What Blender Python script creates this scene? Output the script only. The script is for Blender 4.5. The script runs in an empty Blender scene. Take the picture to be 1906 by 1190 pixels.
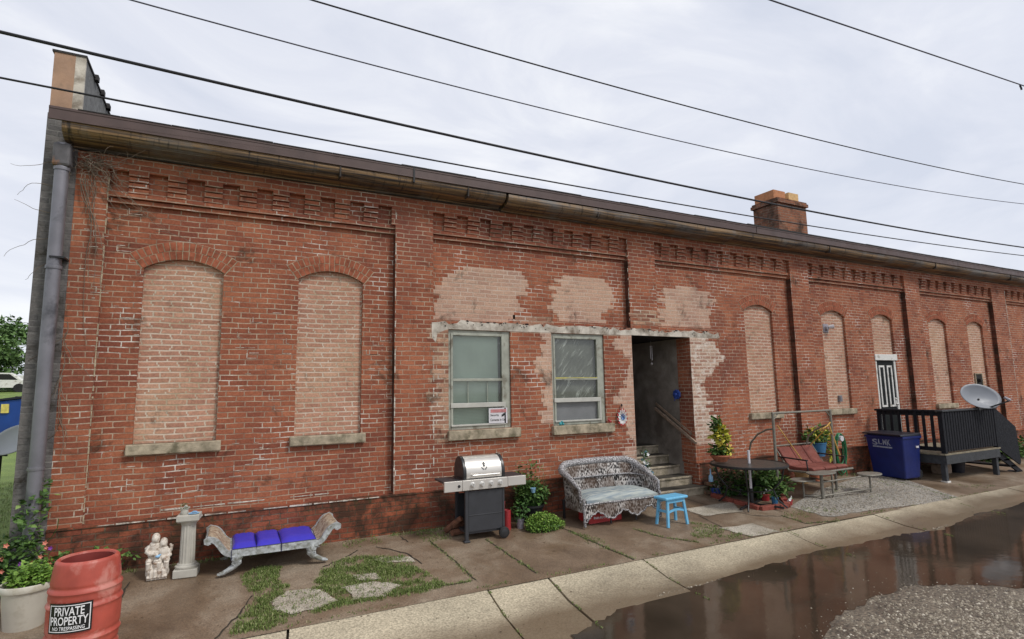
import bpy, bmesh, math, random
from mathutils import Vector, Matrix, noise as mnoise
from mathutils.geometry import tessellate_polygon
R = math.radians
scene = bpy.context.scene
COL = scene.collection

# ------------------------------------------------------------------ camera
FPX = 1036.357
CAM = Vector((0.0, -7.914, 2.5))
RT = Vector((0.88894, -0.45768, -0.01755)); UP = Vector((-0.04168, -0.11900, 0.99202)); FW = Vector((0.45611, 0.88112, 0.12485))
cam = bpy.data.cameras.new('camera'); camo = bpy.data.objects.new('camera', cam); COL.objects.link(camo)
m = Matrix((( RT.x, UP.x, -FW.x), (RT.y, UP.y, -FW.y), (RT.z, UP.z, -FW.z))).to_4x4(); m.translation = CAM
camo.matrix_world = m
cam.sensor_width = 36; cam.lens = 36*FPX/1906; cam.clip_start = .05; cam.clip_end = 2000
scene.camera = camo

# ------------------------------------------------------------------ world, sun, exposure
SUN_EL, SUN_ROT = R(50), R(148)
world = bpy.data.worlds.new("World"); scene.world = world; world.use_nodes = True
nt = world.node_tree; nt.nodes.clear()
wo = nt.nodes.new('ShaderNodeOutputWorld'); bg = nt.nodes.new('ShaderNodeBackground'); bg.inputs['Strength'].default_value = 1.0
sky = nt.nodes.new('ShaderNodeTexSky'); sky.sky_type = 'NISHITA'; sky.sun_disc = False; sky.sun_elevation = SUN_EL; sky.sun_rotation = SUN_ROT
sk = nt.nodes.new('ShaderNodeVectorMath'); sk.operation = 'SCALE'; sk.inputs['Scale'].default_value = 0.1
nt.links.new(sky.outputs[0], sk.inputs[0])
tc = nt.nodes.new('ShaderNodeTexCoord'); mp = nt.nodes.new('ShaderNodeMapping'); mp.inputs['Scale'].default_value = (1.0, 1.6, 3.2); mp.inputs['Rotation'].default_value = (0, R(14), R(20))
nt.links.new(tc.outputs['Generated'], mp.inputs[0])
nz = nt.nodes.new('ShaderNodeTexNoise'); nz.inputs['Scale'].default_value = 1.7; nz.inputs['Detail'].default_value = 8; nz.inputs['Roughness'].default_value = .58; nz.inputs['Distortion'].default_value = .9
nt.links.new(mp.outputs[0], nz.inputs[0])
cr = nt.nodes.new('ShaderNodeValToRGB'); cr.color_ramp.elements[0].position = .32; cr.color_ramp.elements[0].color = (.52, .55, .63, 1)
cr.color_ramp.elements[1].position = .68; cr.color_ramp.elements[1].color = (.73, .74, .765, 1)
e = cr.color_ramp.elements.new(.5); e.color = (.60, .62, .685, 1)
nt.links.new(nz.outputs[0], cr.inputs[0])
mx = nt.nodes.new('ShaderNodeMixRGB'); mx.inputs[0].default_value = .93
nt.links.new(sk.outputs[0], mx.inputs[1]); nt.links.new(cr.outputs[0], mx.inputs[2])
nt.links.new(mx.outputs[0], bg.inputs[0]); nt.links.new(bg.outputs[0], wo.inputs[0])
sl = bpy.data.lights.new('sun', 'SUN'); sl.energy = 1.5; sl.angle = R(14); sl.color = (1, .96, .9)
so = bpy.data.objects.new('sun', sl); COL.objects.link(so)
sd = Vector((math.sin(SUN_ROT)*math.cos(SUN_EL), math.cos(SUN_ROT)*math.cos(SUN_EL), math.sin(SUN_EL)))
so.rotation_euler = sd.to_track_quat('Z', 'Y').to_euler(); so.location = (0, -10, 20)
scene.view_settings.view_transform = 'Standard'; scene.view_settings.look = 'None'; scene.view_settings.gamma = 1; scene.view_settings.exposure = 0.45
try: scene.cycles.use_denoising = True
except Exception: pass

# ------------------------------------------------------------------ helpers
def ray(u, v): return FW*FPX + RT*(u-953) - UP*(v-595)
def W(u, v, Y=0.0):
    d = ray(u, v); return CAM + d*((Y-CAM.y)/d.y)
def gz(x, y):
    return .55 + .08*min(y, 0) - .012*max(x-9, 0)
def G(u, v):
    z = .45; d = ray(u, v)
    for _ in range(20):
        q = CAM + d*((z-CAM.z)/d.z); z = gz(q.x, q.y)
    return q
def Z(u, v, z):
    d = ray(u, v); return CAM + d*((z-CAM.z)/d.z)

class MB:
    def __init__(s): s.v = []; s.f = []; s.sm = []
    def add(s, vs, fs, smooth=False):
        o = len(s.v); s.v += [tuple(v) for v in vs]; s.f += [tuple(i+o for i in f) for f in fs]; s.sm += [smooth]*len(fs); return s
    def box(s, a, b, rot=None, c=None):
        x0, y0, z0 = a; x1, y1, z1 = b
        vs = [Vector(p) for p in ((x0,y0,z0),(x1,y0,z0),(x1,y1,z0),(x0,y1,z0),(x0,y0,z1),(x1,y0,z1),(x1,y1,z1),(x0,y1,z1))]
        if rot is not None:
            c = Vector(c) if c is not None else sum(vs, Vector())/8
            vs = [rot @ (v-c)+c for v in vs]
        return s.add(vs, [(0,3,2,1),(4,5,6,7),(0,1,5,4),(1,2,6,5),(2,3,7,6),(3,0,4,7)])
    def quad(s, a, b, c, d): return s.add([a,b,c,d], [(0,1,2,3)])
    def beam(s, a, b, w, h, up=(0,0,1)):
        a = Vector(a); b = Vector(b); d = (b-a).normalized(); upv = Vector(up)
        x = d.cross(upv)
        if x.length < 1e-4: x = d.cross(Vector((0,1,0)))
        x.normalize(); y = x.cross(d)
        vs = [p + x*(i*w/2)+y*(j*h/2) for p in (a,b) for i,j in ((-1,-1),(1,-1),(1,1),(-1,1))]
        return s.add(vs, [(0,3,2,1),(4,5,6,7),(0,1,5,4),(1,2,6,5),(2,3,7,6),(3,0,4,7)])
    def tube(s, pts, r, n=8, cap=True):
        pts = [Vector(p) for p in pts]; k = len(pts)
        rr = r if isinstance(r, (list, tuple)) else [r]*k
        vs = []; prev = None
        for i, p in enumerate(pts):
            d = (pts[min(i+1,k-1)]-pts[max(i-1,0)]).normalized()
            if prev is None:
                x = d.cross(Vector((0,0,1)))
                if x.length < .05: x = d.cross(Vector((0,1,0)))
            else: x = prev - d*prev.dot(d)
            x.normalize(); prev = x; y = d.cross(x)
            for j in range(n):
                a = 2*math.pi*j/n; vs.append(p + (x*math.cos(a)+y*math.sin(a))*rr[i])
        fs = [(i*n+j, i*n+(j+1)%n, (i+1)*n+(j+1)%n, (i+1)*n+j) for i in range(k-1) for j in range(n)]
        s.add(vs, fs, True)
        if cap:
            s.add(vs[:n], [tuple(range(n))[::-1]]); s.add(vs[-n:], [tuple(range(n))])
        return s
    def lathe(s, prof, c=(0,0,0), n=32, sx=1, sy=1, axis='Z', smooth=True):
        vs = []
        for r, z in prof:
            for j in range(n):
                a = 2*math.pi*j/n; p = (r*math.cos(a)*sx, r*math.sin(a)*sy, z)
                if axis == 'Y': p = (p[0], z, p[1])
                if axis == 'X': p = (z, p[0], p[1])
                vs.append((p[0]+c[0], p[1]+c[1], p[2]+c[2]))
        k = len(prof)
        return s.add(vs, [(i*n+j, i*n+(j+1)%n, (i+1)*n+(j+1)%n, (i+1)*n+j) for i in range(k-1) for j in range(n)], smooth)
    def extrude(s, poly, off, smooth=False):
        """poly: list of 3D points of a planar outline, off: extrusion vector"""
        n = len(poly); off = Vector(off); P = [Vector(p) for p in poly]
        tri = tessellate_polygon([P])
        s.add(P, [tuple(t) for t in tri]); s.add([p+off for p in P], [tuple(t)[::-1] for t in tri])
        s.add(P+[p+off for p in P], [(i, (i+1)%n, n+(i+1)%n, n+i) for i in range(n)], smooth)
        return s
    def holes(s, outer, holes):
        P = [[Vector(p) for p in outer]]+[[Vector(p) for p in h] for h in holes]
        fl = [p for l in P for p in l]
        return s.add(fl, [tuple(t) for t in tessellate_polygon(P)])
    def sphere(s, c, r, nu=12, nv=8, sc=(1,1,1), rot=None):
        vs = []; c = Vector(c)
        for i in range(nv+1):
            t = math.pi*i/nv
            for j in range(nu):
                a = 2*math.pi*j/nu
                p = Vector((math.sin(t)*math.cos(a)*r*sc[0], math.sin(t)*math.sin(a)*r*sc[1], math.cos(t)*r*sc[2]))
                if rot is not None: p = rot @ p
                vs.append(p+c)
        return s.add(vs, [(i*nu+j, (i+1)*nu+j, (i+1)*nu+(j+1)%nu, i*nu+(j+1)%nu) for i in range(nv) for j in range(nu)], True)
    def build(s, name, mat, parent=None, label=None, bevel=0, fix=True, loc=None, seg=2):
        me = bpy.data.meshes.new(name); me.from_pydata(s.v, [], s.f); me.validate()
        if fix:
            bm = bmesh.new(); bm.from_mesh(me); bmesh.ops.remove_doubles(bm, verts=bm.verts, dist=1e-5); 
            bmesh.ops.recalc_face_normals(bm, faces=bm.faces)
            bm.to_mesh(me); bm.free()
            if any(s.sm):
                me.polygons.foreach_set('use_smooth', [True]*len(me.polygons))
                try: me.set_sharp_from_angle(angle=R(38))
                except Exception: pass
        elif len(me.polygons) == len(s.sm):
            me.polygons.foreach_set('use_smooth', s.sm)
        o = bpy.data.objects.new(name, me); COL.objects.link(o)
        if mat: me.materials.append(mat)
        if bevel:
            b = o.modifiers.new('b', 'BEVEL'); b.width = bevel; b.segments = seg; b.limit_method = 'ANGLE'; b.angle_limit = R(40)
        if parent: o.parent = parent
        if label: o['label'] = label
        if loc: o.location = loc
        return o

def tag(o, label=None, cat=None, group=None, kind=None):
    if label: o['label'] = label
    if cat: o['category'] = cat
    if group: o['group'] = group
    if kind: o['kind'] = kind
    return o
def thing(name, loc, label, cat, rz=0, group=None):
    o = bpy.data.objects.new(name, None); COL.objects.link(o); o.location = loc; o.rotation_euler = (0,0,rz); o.empty_display_size = .1
    return tag(o, label, cat, group)
def struct(o, label=None, kind='structure'):
    o['kind'] = kind
    if label: o['label'] = label
    return o
def text_mesh(txt, w, h, bold=0.0):
    """vertices and faces of a text centred on 0,0 and scaled to w x h in the xy plane"""
    cu = bpy.data.curves.new('lettering', 'FONT'); cu.body = txt; cu.align_x = 'CENTER'; cu.offset = bold; cu.resolution_u = 3
    o = bpy.data.objects.new('lettering', cu); COL.objects.link(o)
    dg = bpy.context.evaluated_depsgraph_get(); me = bpy.data.meshes.new_from_object(o.evaluated_get(dg))
    vs = [v.co.copy() for v in me.vertices]; fs = [tuple(p.vertices) for p in me.polygons]
    bpy.data.objects.remove(o); bpy.data.curves.remove(cu); bpy.data.meshes.remove(me)
    x0 = min(v.x for v in vs); x1 = max(v.x for v in vs); y0 = min(v.y for v in vs); y1 = max(v.y for v in vs)
    return [Vector(((v.x-(x0+x1)/2)*w/(x1-x0), (v.y-(y0+y1)/2)*h/(y1-y0), 0)) for v in vs], fs

# ------------------------------------------------------------------ materials
def N(nt, t, **k):
    n = nt.nodes.new(t)
    for a, b in k.items():
        if a in ('op',): n.operation = b
        elif a == 'blend': n.blend_type = b
        else:
            key = a.replace('_', ' ')
            if key in n.inputs: n.inputs[key].default_value = b
            else: setattr(n, a, b)
    return n
def newmat(name):
    m = bpy.data.materials.new(name); m.use_nodes = True; nt = m.node_tree; nt.nodes.clear()
    out = nt.nodes.new('ShaderNodeOutputMaterial'); p = nt.nodes.new('ShaderNodeBsdfPrincipled'); nt.links.new(p.outputs[0], out.inputs[0])
    return m, nt, p
def rgba(c): return (c[0], c[1], c[2], 1)
def ramp(nt, src, a, b, ca=(0,0,0), cb=(1,1,1)):
    r = nt.nodes.new('ShaderNodeValToRGB'); r.color_ramp.elements[0].position = a; r.color_ramp.elements[1].position = b
    r.color_ramp.elements[0].color = rgba(ca); r.color_ramp.elements[1].color = rgba(cb); nt.links.new(src, r.inputs[0]); return r.outputs[0]
def noise(nt, vec, scale, detail=4, rough=.55, dist=0):
    n = N(nt, 'ShaderNodeTexNoise'); n.inputs['Scale'].default_value = scale; n.inputs['Detail'].default_value = detail
    n.inputs['Roughness'].default_value = rough; n.inputs['Distortion'].default_value = dist
    if vec is not None: nt.links.new(vec, n.inputs['Vector'])
    return n.outputs[0]
def mix(nt, fac, a, b, blend='MIX'):
    n = nt.nodes.new('ShaderNodeMixRGB'); n.blend_type = blend
    for i, x in ((0, fac), (1, a), (2, b)):
        if isinstance(x, (int, float)): n.inputs[i].default_value = x if i == 0 else (x, x, x, 1)
        elif isinstance(x, tuple): n.inputs[i].default_value = rgba(x)
        else: nt.links.new(x, n.inputs[i])
    return n.outputs[0]
def mth(nt, op, a, b=None, clamp=False):
    n = nt.nodes.new('ShaderNodeMath'); n.operation = op; n.use_clamp = clamp
    for i, x in ((0, a), (1, b)):
        if x is None: continue
        if isinstance(x, (int, float)): n.inputs[i].default_value = x
        else: nt.links.new(x, n.inputs[i])
    return n.outputs[0]
def bump(nt, h, p, strength=.5, dist=.01):
    b = N(nt, 'ShaderNodeBump'); b.inputs['Strength'].default_value = strength; b.inputs['Distance'].default_value = dist
    nt.links.new(h, b.inputs['Height']); nt.links.new(b.outputs[0], p.inputs['Normal'])
def simple(name, c, rough=.6, metal=0, var=.25, scale=8, spec=.5, bmp=0, coat=0, c2=None, dirt=None, dirt_amt=.3):
    """one colour with mottling and optional patches of a second colour"""
    m, nt, p = newmat(name); g = N(nt, 'ShaderNodeNewGeometry'); pos = g.outputs['Position']
    n = noise(nt, pos, scale, 5)
    dk = tuple(x*(1-var) for x in c); lt = tuple(min(1, x*(1+var)) for x in c)
    col = ramp(nt, n, .3, .7, dk, c2 or lt)
    if dirt:
        n2 = noise(nt, pos, scale*.6, 6, .65, .3)
        col = mix(nt, ramp(nt, n2, .62-dirt_amt*.4, .66), col, dirt)
    nt.links.new(col, p.inputs['Base Color'])
    p.inputs['Roughness'].default_value = rough; p.inputs['Metallic'].default_value = metal
    if 'Specular IOR Level' in p.inputs: p.inputs['Specular IOR Level'].default_value = spec
    if coat: p.inputs['Coat Weight'].default_value = coat
    rr = ramp(nt, noise(nt, pos, scale*2.5, 4), .3, .7, (rough*.8,)*3, (min(1, rough*1.2),)*3); nt.links.new(rr, p.inputs['Roughness'])
    if bmp: bump(nt, noise(nt, pos, scale*6, 6, .7), p, bmp, .01)
    return m
def brick(name, c1, c2, mortar, w=.2127, h=.0677, ms=.009, big=None, wear=None, wear_amt=.0, white=.5, dirt=0, rough=.85, off=(0,0), mort2=None, bstr=.6, green=0, soft=.4):
    m, nt, p = newmat(name); g = N(nt, 'ShaderNodeNewGeometry'); pos = g.outputs['Position']
    sx = N(nt, 'ShaderNodeSeparateXYZ'); nt.links.new(pos, sx.inputs[0])
    wob = noise(nt, pos, 1.1, 2); wob2 = noise(nt, pos, 9, 3)
    u = mth(nt, 'ADD', mth(nt, 'ADD', sx.outputs[0], sx.outputs[1]), mth(nt, 'MULTIPLY', wob2, .022))
    zz = mth(nt, 'ADD', sx.outputs[2], mth(nt, 'ADD', mth(nt, 'MULTIPLY', wob, .05), mth(nt, 'MULTIPLY', wob2, .009)))
    # joint positions wander from course to course, like laid brick
    row = mth(nt, 'FLOOR', mth(nt, 'DIVIDE', zz, h))
    wn = N(nt, 'ShaderNodeTexWhiteNoise'); wn.noise_dimensions = '1D'; nt.links.new(row, wn.inputs['W'])
    u = mth(nt, 'ADD', u, mth(nt, 'MULTIPLY', wn.outputs['Value'], .05))
    cv = N(nt, 'ShaderNodeCombineXYZ'); nt.links.new(mth(nt, 'ADD', u, off[0]+50), cv.inputs[0]); nt.links.new(mth(nt, 'ADD', zz, off[1]), cv.inputs[1])
    b = N(nt, 'ShaderNodeTexBrick'); nt.links.new(cv.outputs[0], b.inputs['Vector'])
    b.offset = .5; b.inputs['Scale'].default_value = 1; b.inputs['Brick Width'].default_value = w; b.inputs['Row Height'].default_value = h
    b.inputs['Mortar Size'].default_value = ms; b.inputs['Mortar Smooth'].default_value = .25; b.inputs['Bias'].default_value = 0
    b.inputs['Color1'].default_value = (0,0,0,1); b.inputs['Color2'].default_value = (1,1,1,1); b.inputs['Mortar'].default_value = (.5,.5,.5,1)
    tint = b.outputs['Color']; mf = b.outputs['Fac']
    c = mix(nt, tint, c1, c2)
    if big:
        c = mix(nt, ramp(nt, noise(nt, pos, .9, 3, .6), .42, .62), c, mix(nt, tint, big[0], big[1]))
        c = mix(nt, ramp(nt, noise(nt, pos, .55, 4, .6, .5), .56, .72), c, mix(nt, tint, big[2], big[3]))
    c = mix(nt, .8, c, ramp(nt, noise(nt, pos, 38, 4, .7), .25, .75, (.55,.55,.55), (1.35,1.3,1.25)), 'MULTIPLY')
    # mortar
    mc = mix(nt, ramp(nt, noise(nt, pos, 3.2, 5, .65), .36, .6), mort2 or tuple(x*.34 for x in mortar), mortar)
    if white:
        mc = mix(nt, mth(nt, 'MULTIPLY', ramp(nt, noise(nt, pos, 1.3, 6, .72), .54, .62), white), mc, (.72,.68,.6))
        wsp = ramp(nt, noise(nt, pos, 11, 6, .75), .64, .68); reg = ramp(nt, noise(nt, pos, .8, 3, .6, .3), .5, .66)
        c = mix(nt, mth(nt, 'MULTIPLY', mth(nt, 'MULTIPLY', wsp, reg), white), c, (.62,.56,.5))
    # mortar smeared wide in places
    mf2 = mth(nt, 'MULTIPLY', mf, ramp(nt, noise(nt, pos, 14, 4, .7), .36, .58, (soft,)*3, (.95,.95,.95)))
    c = mix(nt, mf2, c, mc)
    if wear:
        wn_ = ramp(nt, noise(nt, pos, 5.0, 7, .75), wear_amt, wear_amt+.08); c = mix(nt, mth(nt, 'MULTIPLY', wn_, .9), c, wear)
    if dirt:
        dn = ramp(nt, noise(nt, pos, 2.0, 7, .72, .4), .62-dirt*.3, .75-dirt*.3); c = mix(nt, mth(nt, 'MULTIPLY', dn, .8), c, (.030,.022,.014))
    if green:
        gn = ramp(nt, noise(nt, pos, 3.5, 7, .75, .4), .56, .68); c = mix(nt, mth(nt, 'MULTIPLY', gn, green), c, (.045,.05,.018))
    nt.links.new(c, p.inputs['Base Color']); p.inputs['Roughness'].default_value = rough
    if 'Specular IOR Level' in p.inputs: p.inputs['Specular IOR Level'].default_value = .25
    hgt = mth(nt, 'ADD', mth(nt, 'MULTIPLY', mth(nt, 'SUBTRACT', 1.0, mf), 1.0), mth(nt, 'MULTIPLY', noise(nt, pos, 45, 5, .7), .6))
    bump(nt, hgt, p, bstr, .008)
    return m
def leafmat(name, a, b, c=None):
    m, nt, p = newmat(name); g = N(nt, 'ShaderNodeNewGeometry')
    r = nt.nodes.new('ShaderNodeValToRGB'); r.color_ramp.elements[0].color = rgba(a); r.color_ramp.elements[1].color = rgba(b)
    if c: e = r.color_ramp.elements.new(.85); e.color = rgba(b); r.color_ramp.elements[-1].color = rgba(c)
    nt.links.new(g.outputs['Random Per Island'], r.inputs[0]); nt.links.new(r.outputs[0], p.inputs['Base Color'])
    p.inputs['Roughness'].default_value = .55
    if 'Specular IOR Level' in p.inputs: p.inputs['Specular IOR Level'].default_value = .3
    return m

RED = dict(c1=(.340,.112,.060), c2=(.205,.064,.040), big=((.42,.158,.085),(.315,.105,.056),(.15,.052,.038),(.25,.085,.055)))
M = {}
M['brick'] = brick('wall_brick', mortar=(.48,.385,.28), mort2=(.23,.145,.10), ms=.0072, white=1.0, dirt=.16, soft=.55, **RED)
M['brickp'] = brick('plinth_brick', (.29,.088,.048), (.17,.052,.034), (.17,.125,.08), ms=.008, big=((.38,.115,.055),(.28,.08,.042),(.10,.04,.027),(.15,.052,.034)), white=.2, dirt=.6, green=.8)
M['darkened'] = brick('painted_shade_brick', (.17,.055,.035), (.10,.036,.026), (.16,.11,.075), white=.3, dirt=.5)  # wall brick darkened in its colour to carry the shade of the recesses
M['infill'] = brick('infill_brick', (.52,.28,.195), (.39,.195,.135), (.64,.54,.43), w=.2127, h=.0677, ms=.010, soft=.8, dirt=.10, big=((.54,.33,.225),(.45,.25,.165),(.46,.29,.215),(.40,.22,.15)), white=.15, off=(.07,.03), mort2=(.42,.34,.23))
M['pale'] = brick('pale_painted_brick', (.52,.35,.265), (.40,.245,.185), (.60,.49,.39), ms=.008, big=((.60,.40,.29),(.52,.33,.24),(.48,.27,.2),(.42,.22,.16)), white=.2, dirt=.22, mort2=(.45,.36,.27), bstr=.35)
M['paleworn'] = brick('half_painted_brick', (.50,.30,.20), (.20,.07,.045), (.55,.45,.33), ms=.011, white=.9, dirt=.2, mort2=(.30,.22,.15))
M['whitened'] = brick('whitened_brick', (.55,.40,.31), (.34,.17,.12), (.66,.58,.48), ms=.014, white=1.0, mort2=(.5,.4,.3), wear=(.66,.58,.5), wear_amt=.5)
M['chimney'] = brick('chimney_brick', (.30,.12,.065), (.17,.07,.045), (.26,.20,.15), ms=.009, big=((.36,.15,.08),(.24,.09,.05),(.08,.05,.04),(.14,.07,.05)), white=0, dirt=.45)
M['archb'] = simple('arch_brick', (.31,.100,.055), .85, var=.35, scale=14, bmp=.4, spec=.2)
M['mortar'] = simple('mortar', (.40,.32,.22), .9, var=.35, scale=10, bmp=.5, spec=.2)
M['mortarw'] = simple('white_mortar', (.62,.57,.49), .9, var=.3, scale=25, bmp=.5, spec=.2, dirt=(.2,.14,.1), dirt_amt=.45)
M['lintel'] = simple('lintel_render', (.60,.55,.47), .85, var=.18, scale=6, bmp=.5, dirt=(.20,.16,.12), dirt_amt=.45, spec=.2)
M['sill'] = simple('stone_sill', (.38,.32,.23), .85, var=.35, scale=9, bmp=.7, dirt=(.16,.14,.09), dirt_amt=.35, spec=.2)
M['greywall'] = brick('grey_painted_brick', (.17,.16,.155), (.115,.11,.11), (.23,.22,.21), ms=.008, white=.2, dirt=.3)
M['stucco'] = simple('tan_stucco', (.40,.25,.165), .9, var=.2, scale=4, bmp=.3, dirt=(.24,.17,.12), dirt_amt=.3)
M['greytin'] = simple('grey_panel', (.13,.13,.125), .8, var=.3, scale=10, bmp=.3)
M['fascia'] = simple('brown_fascia', (.088,.055,.048), .5, var=.2, scale=3, metal=0)
def cornice_mat():
    m, nt, p = newmat('rusty_cornice'); g = N(nt, 'ShaderNodeNewGeometry'); mpn = N(nt, 'ShaderNodeMapping'); mpn.inputs['Scale'].default_value = (.55, 14, 22)
    nt.links.new(g.outputs['Position'], mpn.inputs[0])
    a = noise(nt, mpn.outputs[0], 1.6, 6, .6)
    c = ramp(nt, a, .40, .62, (.038,.030,.027), (.30,.185,.085))
    b = noise(nt, g.outputs['Position'], 1.4, 5, .65)
    c = mix(nt, ramp(nt, b, .5, .7), c, (.16,.15,.14))
    mp2 = N(nt, 'ShaderNodeMapping'); mp2.inputs['Scale'].default_value = (9, 1, 1.2); nt.links.new(g.outputs['Position'], mp2.inputs[0])
    c = mix(nt, ramp(nt, noise(nt, mp2.outputs[0], 2.0, 4, .7), .56, .7), c, (.03,.025,.022))
    nt.links.new(c, p.inputs['Base Color']); p.inputs['Roughness'].default_value = .55; p.inputs['Metallic'].default_value = .15
    bump(nt, a, p, .3, .01); return m
M['cornice'] = cornice_mat()
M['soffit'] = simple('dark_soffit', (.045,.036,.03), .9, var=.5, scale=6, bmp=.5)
M['shingle'] = simple('roof_shingle', (.035,.033,.032), .95, var=.4, scale=20, bmp=.6)
M['pipe'] = simple('grey_downspout', (.20,.195,.215), .42, metal=.35, var=.18, scale=3, dirt=(.08,.08,.09), dirt_amt=.2)
M['winframe'] = simple('green_grey_paint', (.34,.35,.29), .6, var=.2, scale=7, dirt=(.16,.14,.1), dirt_amt=.2)
M['winlight'] = simple('light_sash_paint', (.48,.47,.42), .5, var=.12, scale=8)
M['blind'] = simple('pale_blind', (.56,.64,.57), .55, var=.08, scale=3)
M['screen'] = simple('grey_insect_screen', (.22,.21,.23), .6, var=.12, scale=3)
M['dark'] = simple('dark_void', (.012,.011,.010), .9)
M['plaster'] = simple('stairwell_plaster', (.30,.27,.235), .9, var=.4, scale=2.2, bmp=.4, dirt=(.13,.11,.09), dirt_amt=.5)
M['step'] = simple('concrete_step', (.42,.36,.27), .85, var=.25, scale=7, bmp=.5, dirt=(.14,.12,.07), dirt_amt=.35)
M['darktread'] = simple('dark_tread', (.055,.047,.035), .8, var=.5, scale=5)  # tread tops, darker than the rest of the steps
M['yellow'] = simple('yellow_tape', (.62,.55,.12), .5)
M['doorblk'] = simple('black_door_paint', (.007,.010,.010), .6, var=.2, spec=.2)
M['white'] = simple('white_paint', (.68,.67,.63), .5, var=.08, dirt=(.4,.37,.32), dirt_amt=.15)
M['clay'] = simple('clay_chimney_pot', (.45,.19,.085), .8, var=.2, scale=12)
M['clayy'] = simple('yellow_chimney_pot', (.62,.40,.18), .8, var=.2, scale=12)
M['blackpl'] = simple('black_plastic', (.012,.012,.013), .45, var=.2)
M['redbarrel'] = simple('red_barrel_plastic', (.40,.072,.048), .5, var=.16, scale=7, dirt=(.52,.20,.16), dirt_amt=.22, bmp=.06)
M['redbarrelin'] = simple('barrel_inside', (.22,.035,.028), .6, var=.2, scale=6)
M['signblk'] = simple('black_sign', (.008,.009,.009), .35, var=.1)
M['signwht'] = simple('white_lettering', (.80,.80,.80), .5, var=.05)
M['tub'] = simple('cream_tub_plastic', (.56,.53,.45), .5, var=.08, scale=5, dirt=(.42,.38,.29), dirt_amt=.2)
M['soil'] = simple('soil', (.03,.02,.012), .95, var=.4, scale=30, bmp=.5)
M['statue'] = simple('painted_white_plaster', (.66,.60,.52), .7, var=.12, scale=30, dirt=(.28,.19,.13), dirt_amt=.28, bmp=.3)
M['pedestal'] = simple('grey_stone_paint', (.46,.44,.38), .75, var=.1, scale=9, bmp=.2)
M['benchw'] = simple('weathered_white_wood', (.42,.44,.44), .7, var=.25, scale=25, bmp=.5, dirt=(.17,.17,.13), dirt_amt=.4)
M['tapestry'] = simple('faded_tapestry', (.46,.38,.27), .9, var=.35, scale=28, bmp=.4, dirt=(.20,.10,.06), dirt_amt=.45)
M['bluevinyl'] = simple('blue_vinyl', (.05,.045,.50), .38, var=.08, scale=6)
M['piping'] = simple('navy_piping', (.01,.01,.06), .5)
M['steel'] = simple('stainless_steel', (.66,.63,.58), .33, metal=.45, var=.03, scale=1.5)
M['steelm'] = simple('matte_steel', (.70,.69,.66), .3, metal=.5, var=.03, scale=1.5)
M['grillblk'] = simple('black_enamel', (.022,.023,.025), .38, var=.15)
M['cart'] = simple('dark_grey_cart', (.035,.037,.042), .45, var=.12)
M['rubber'] = simple('black_rubber', (.012,.012,.012), .8)
M['redmet'] = simple('red_metal', (.36,.03,.035), .4, var=.15, scale=12)
M['greypot'] = simple('grey_flowerpot', (.30,.28,.31), .6, var=.15)
M['terra'] = simple('terracotta', (.36,.12,.06), .8, var=.25, scale=15)
M['blue'] = simple('sky_blue_paint', (.14,.43,.66), .5, var=.12, scale=15, dirt=(.2,.45,.6), dirt_amt=.2)
M['bluepot'] = simple('blue_bucket', (.035,.14,.28), .45, var=.15)
M['greenhose'] = simple('green_hose', (.01,.16,.06), .4, var=.25)
M['binblue'] = simple('blue_bin_plastic', (.004,.013,.11), .45, var=.2, scale=4)
M['binlid'] = simple('dark_blue_lid', (.005,.006,.015), .45, var=.2)
M['dumpblue'] = simple('blue_dumpster_paint', (.012,.06,.30), .5, var=.2, scale=1)
M['blackwood'] = simple('black_stained_wood', (.010,.011,.015), .75, var=.35, scale=12, bmp=.3, spec=.25)
M['deckbrd'] = simple('worn_deck_board', (.22,.19,.13), .8, var=.3, scale=14, bmp=.4)
M['deckrail'] = simple('grey_green_rail', (.035,.038,.042), .7, var=.3, scale=12)
M['dish'] = simple('grey_dish', (.20,.215,.24), .5, var=.1, scale=3)
M['dishlt'] = simple('light_grey_dish', (.46,.48,.49), .45, var=.06, scale=3)
M['tubegrey'] = simple('weathered_grey_metal', (.21,.195,.16), .55, metal=.3, var=.2, scale=20)
M['redcush'] = simple('brick_red_cushion', (.19,.052,.036), .85, var=.18, scale=14, bmp=.3)
M['rope'] = simple('orange_rope', (.55,.32,.08), .8)
M['glass_t'] = simple('dark_glass_top', (.03,.033,.03), .4, var=.1, spec=.8)
M['whitepipe'] = simple('white_pvc', (.62,.60,.62), .45, var=.06)
M['wood'] = simple('weathered_rail', (.30,.22,.16), .7, var=.3, scale=18)
M['cable'] = simple('black_cable', (.010,.010,.014), .6)
M['cableg'] = simple('grey_cable', (.06,.06,.085), .6)
M['twig'] = simple('dry_twig', (.17,.13,.095), .9, var=.3, scale=20)
M['bark'] = simple('bark', (.06,.05,.04), .9, var=.4, scale=20, bmp=.6)
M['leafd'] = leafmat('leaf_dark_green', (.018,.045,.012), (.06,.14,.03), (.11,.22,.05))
M['leafm'] = leafmat('leaf_mid_green', (.025,.06,.015), (.10,.19,.04), (.20,.29,.08))
M['leafl'] = leafmat('leaf_lime_green', (.07,.15,.018), (.20,.34,.055), (.34,.44,.11))
M['leaft'] = leafmat('leaf_tree', (.05,.10,.03), (.14,.24,.07), (.20,.32,.10))
M['leafy'] = leafmat('leaf_yellow', (.28,.34,.03), (.58,.50,.07), (.65,.40,.06))
M['grass'] = leafmat('grass_blade', (.08,.12,.03), (.19,.25,.065), (.40,.37,.20))
M['pink'] = simple('pink_petal', (.60,.12,.25), .6, var=.2)
M['salmon'] = simple('salmon_petal', (.62,.22,.15), .6, var=.2)
M['purple'] = simple('purple_petal', (.20,.04,.30), .6, var=.2)
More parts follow.
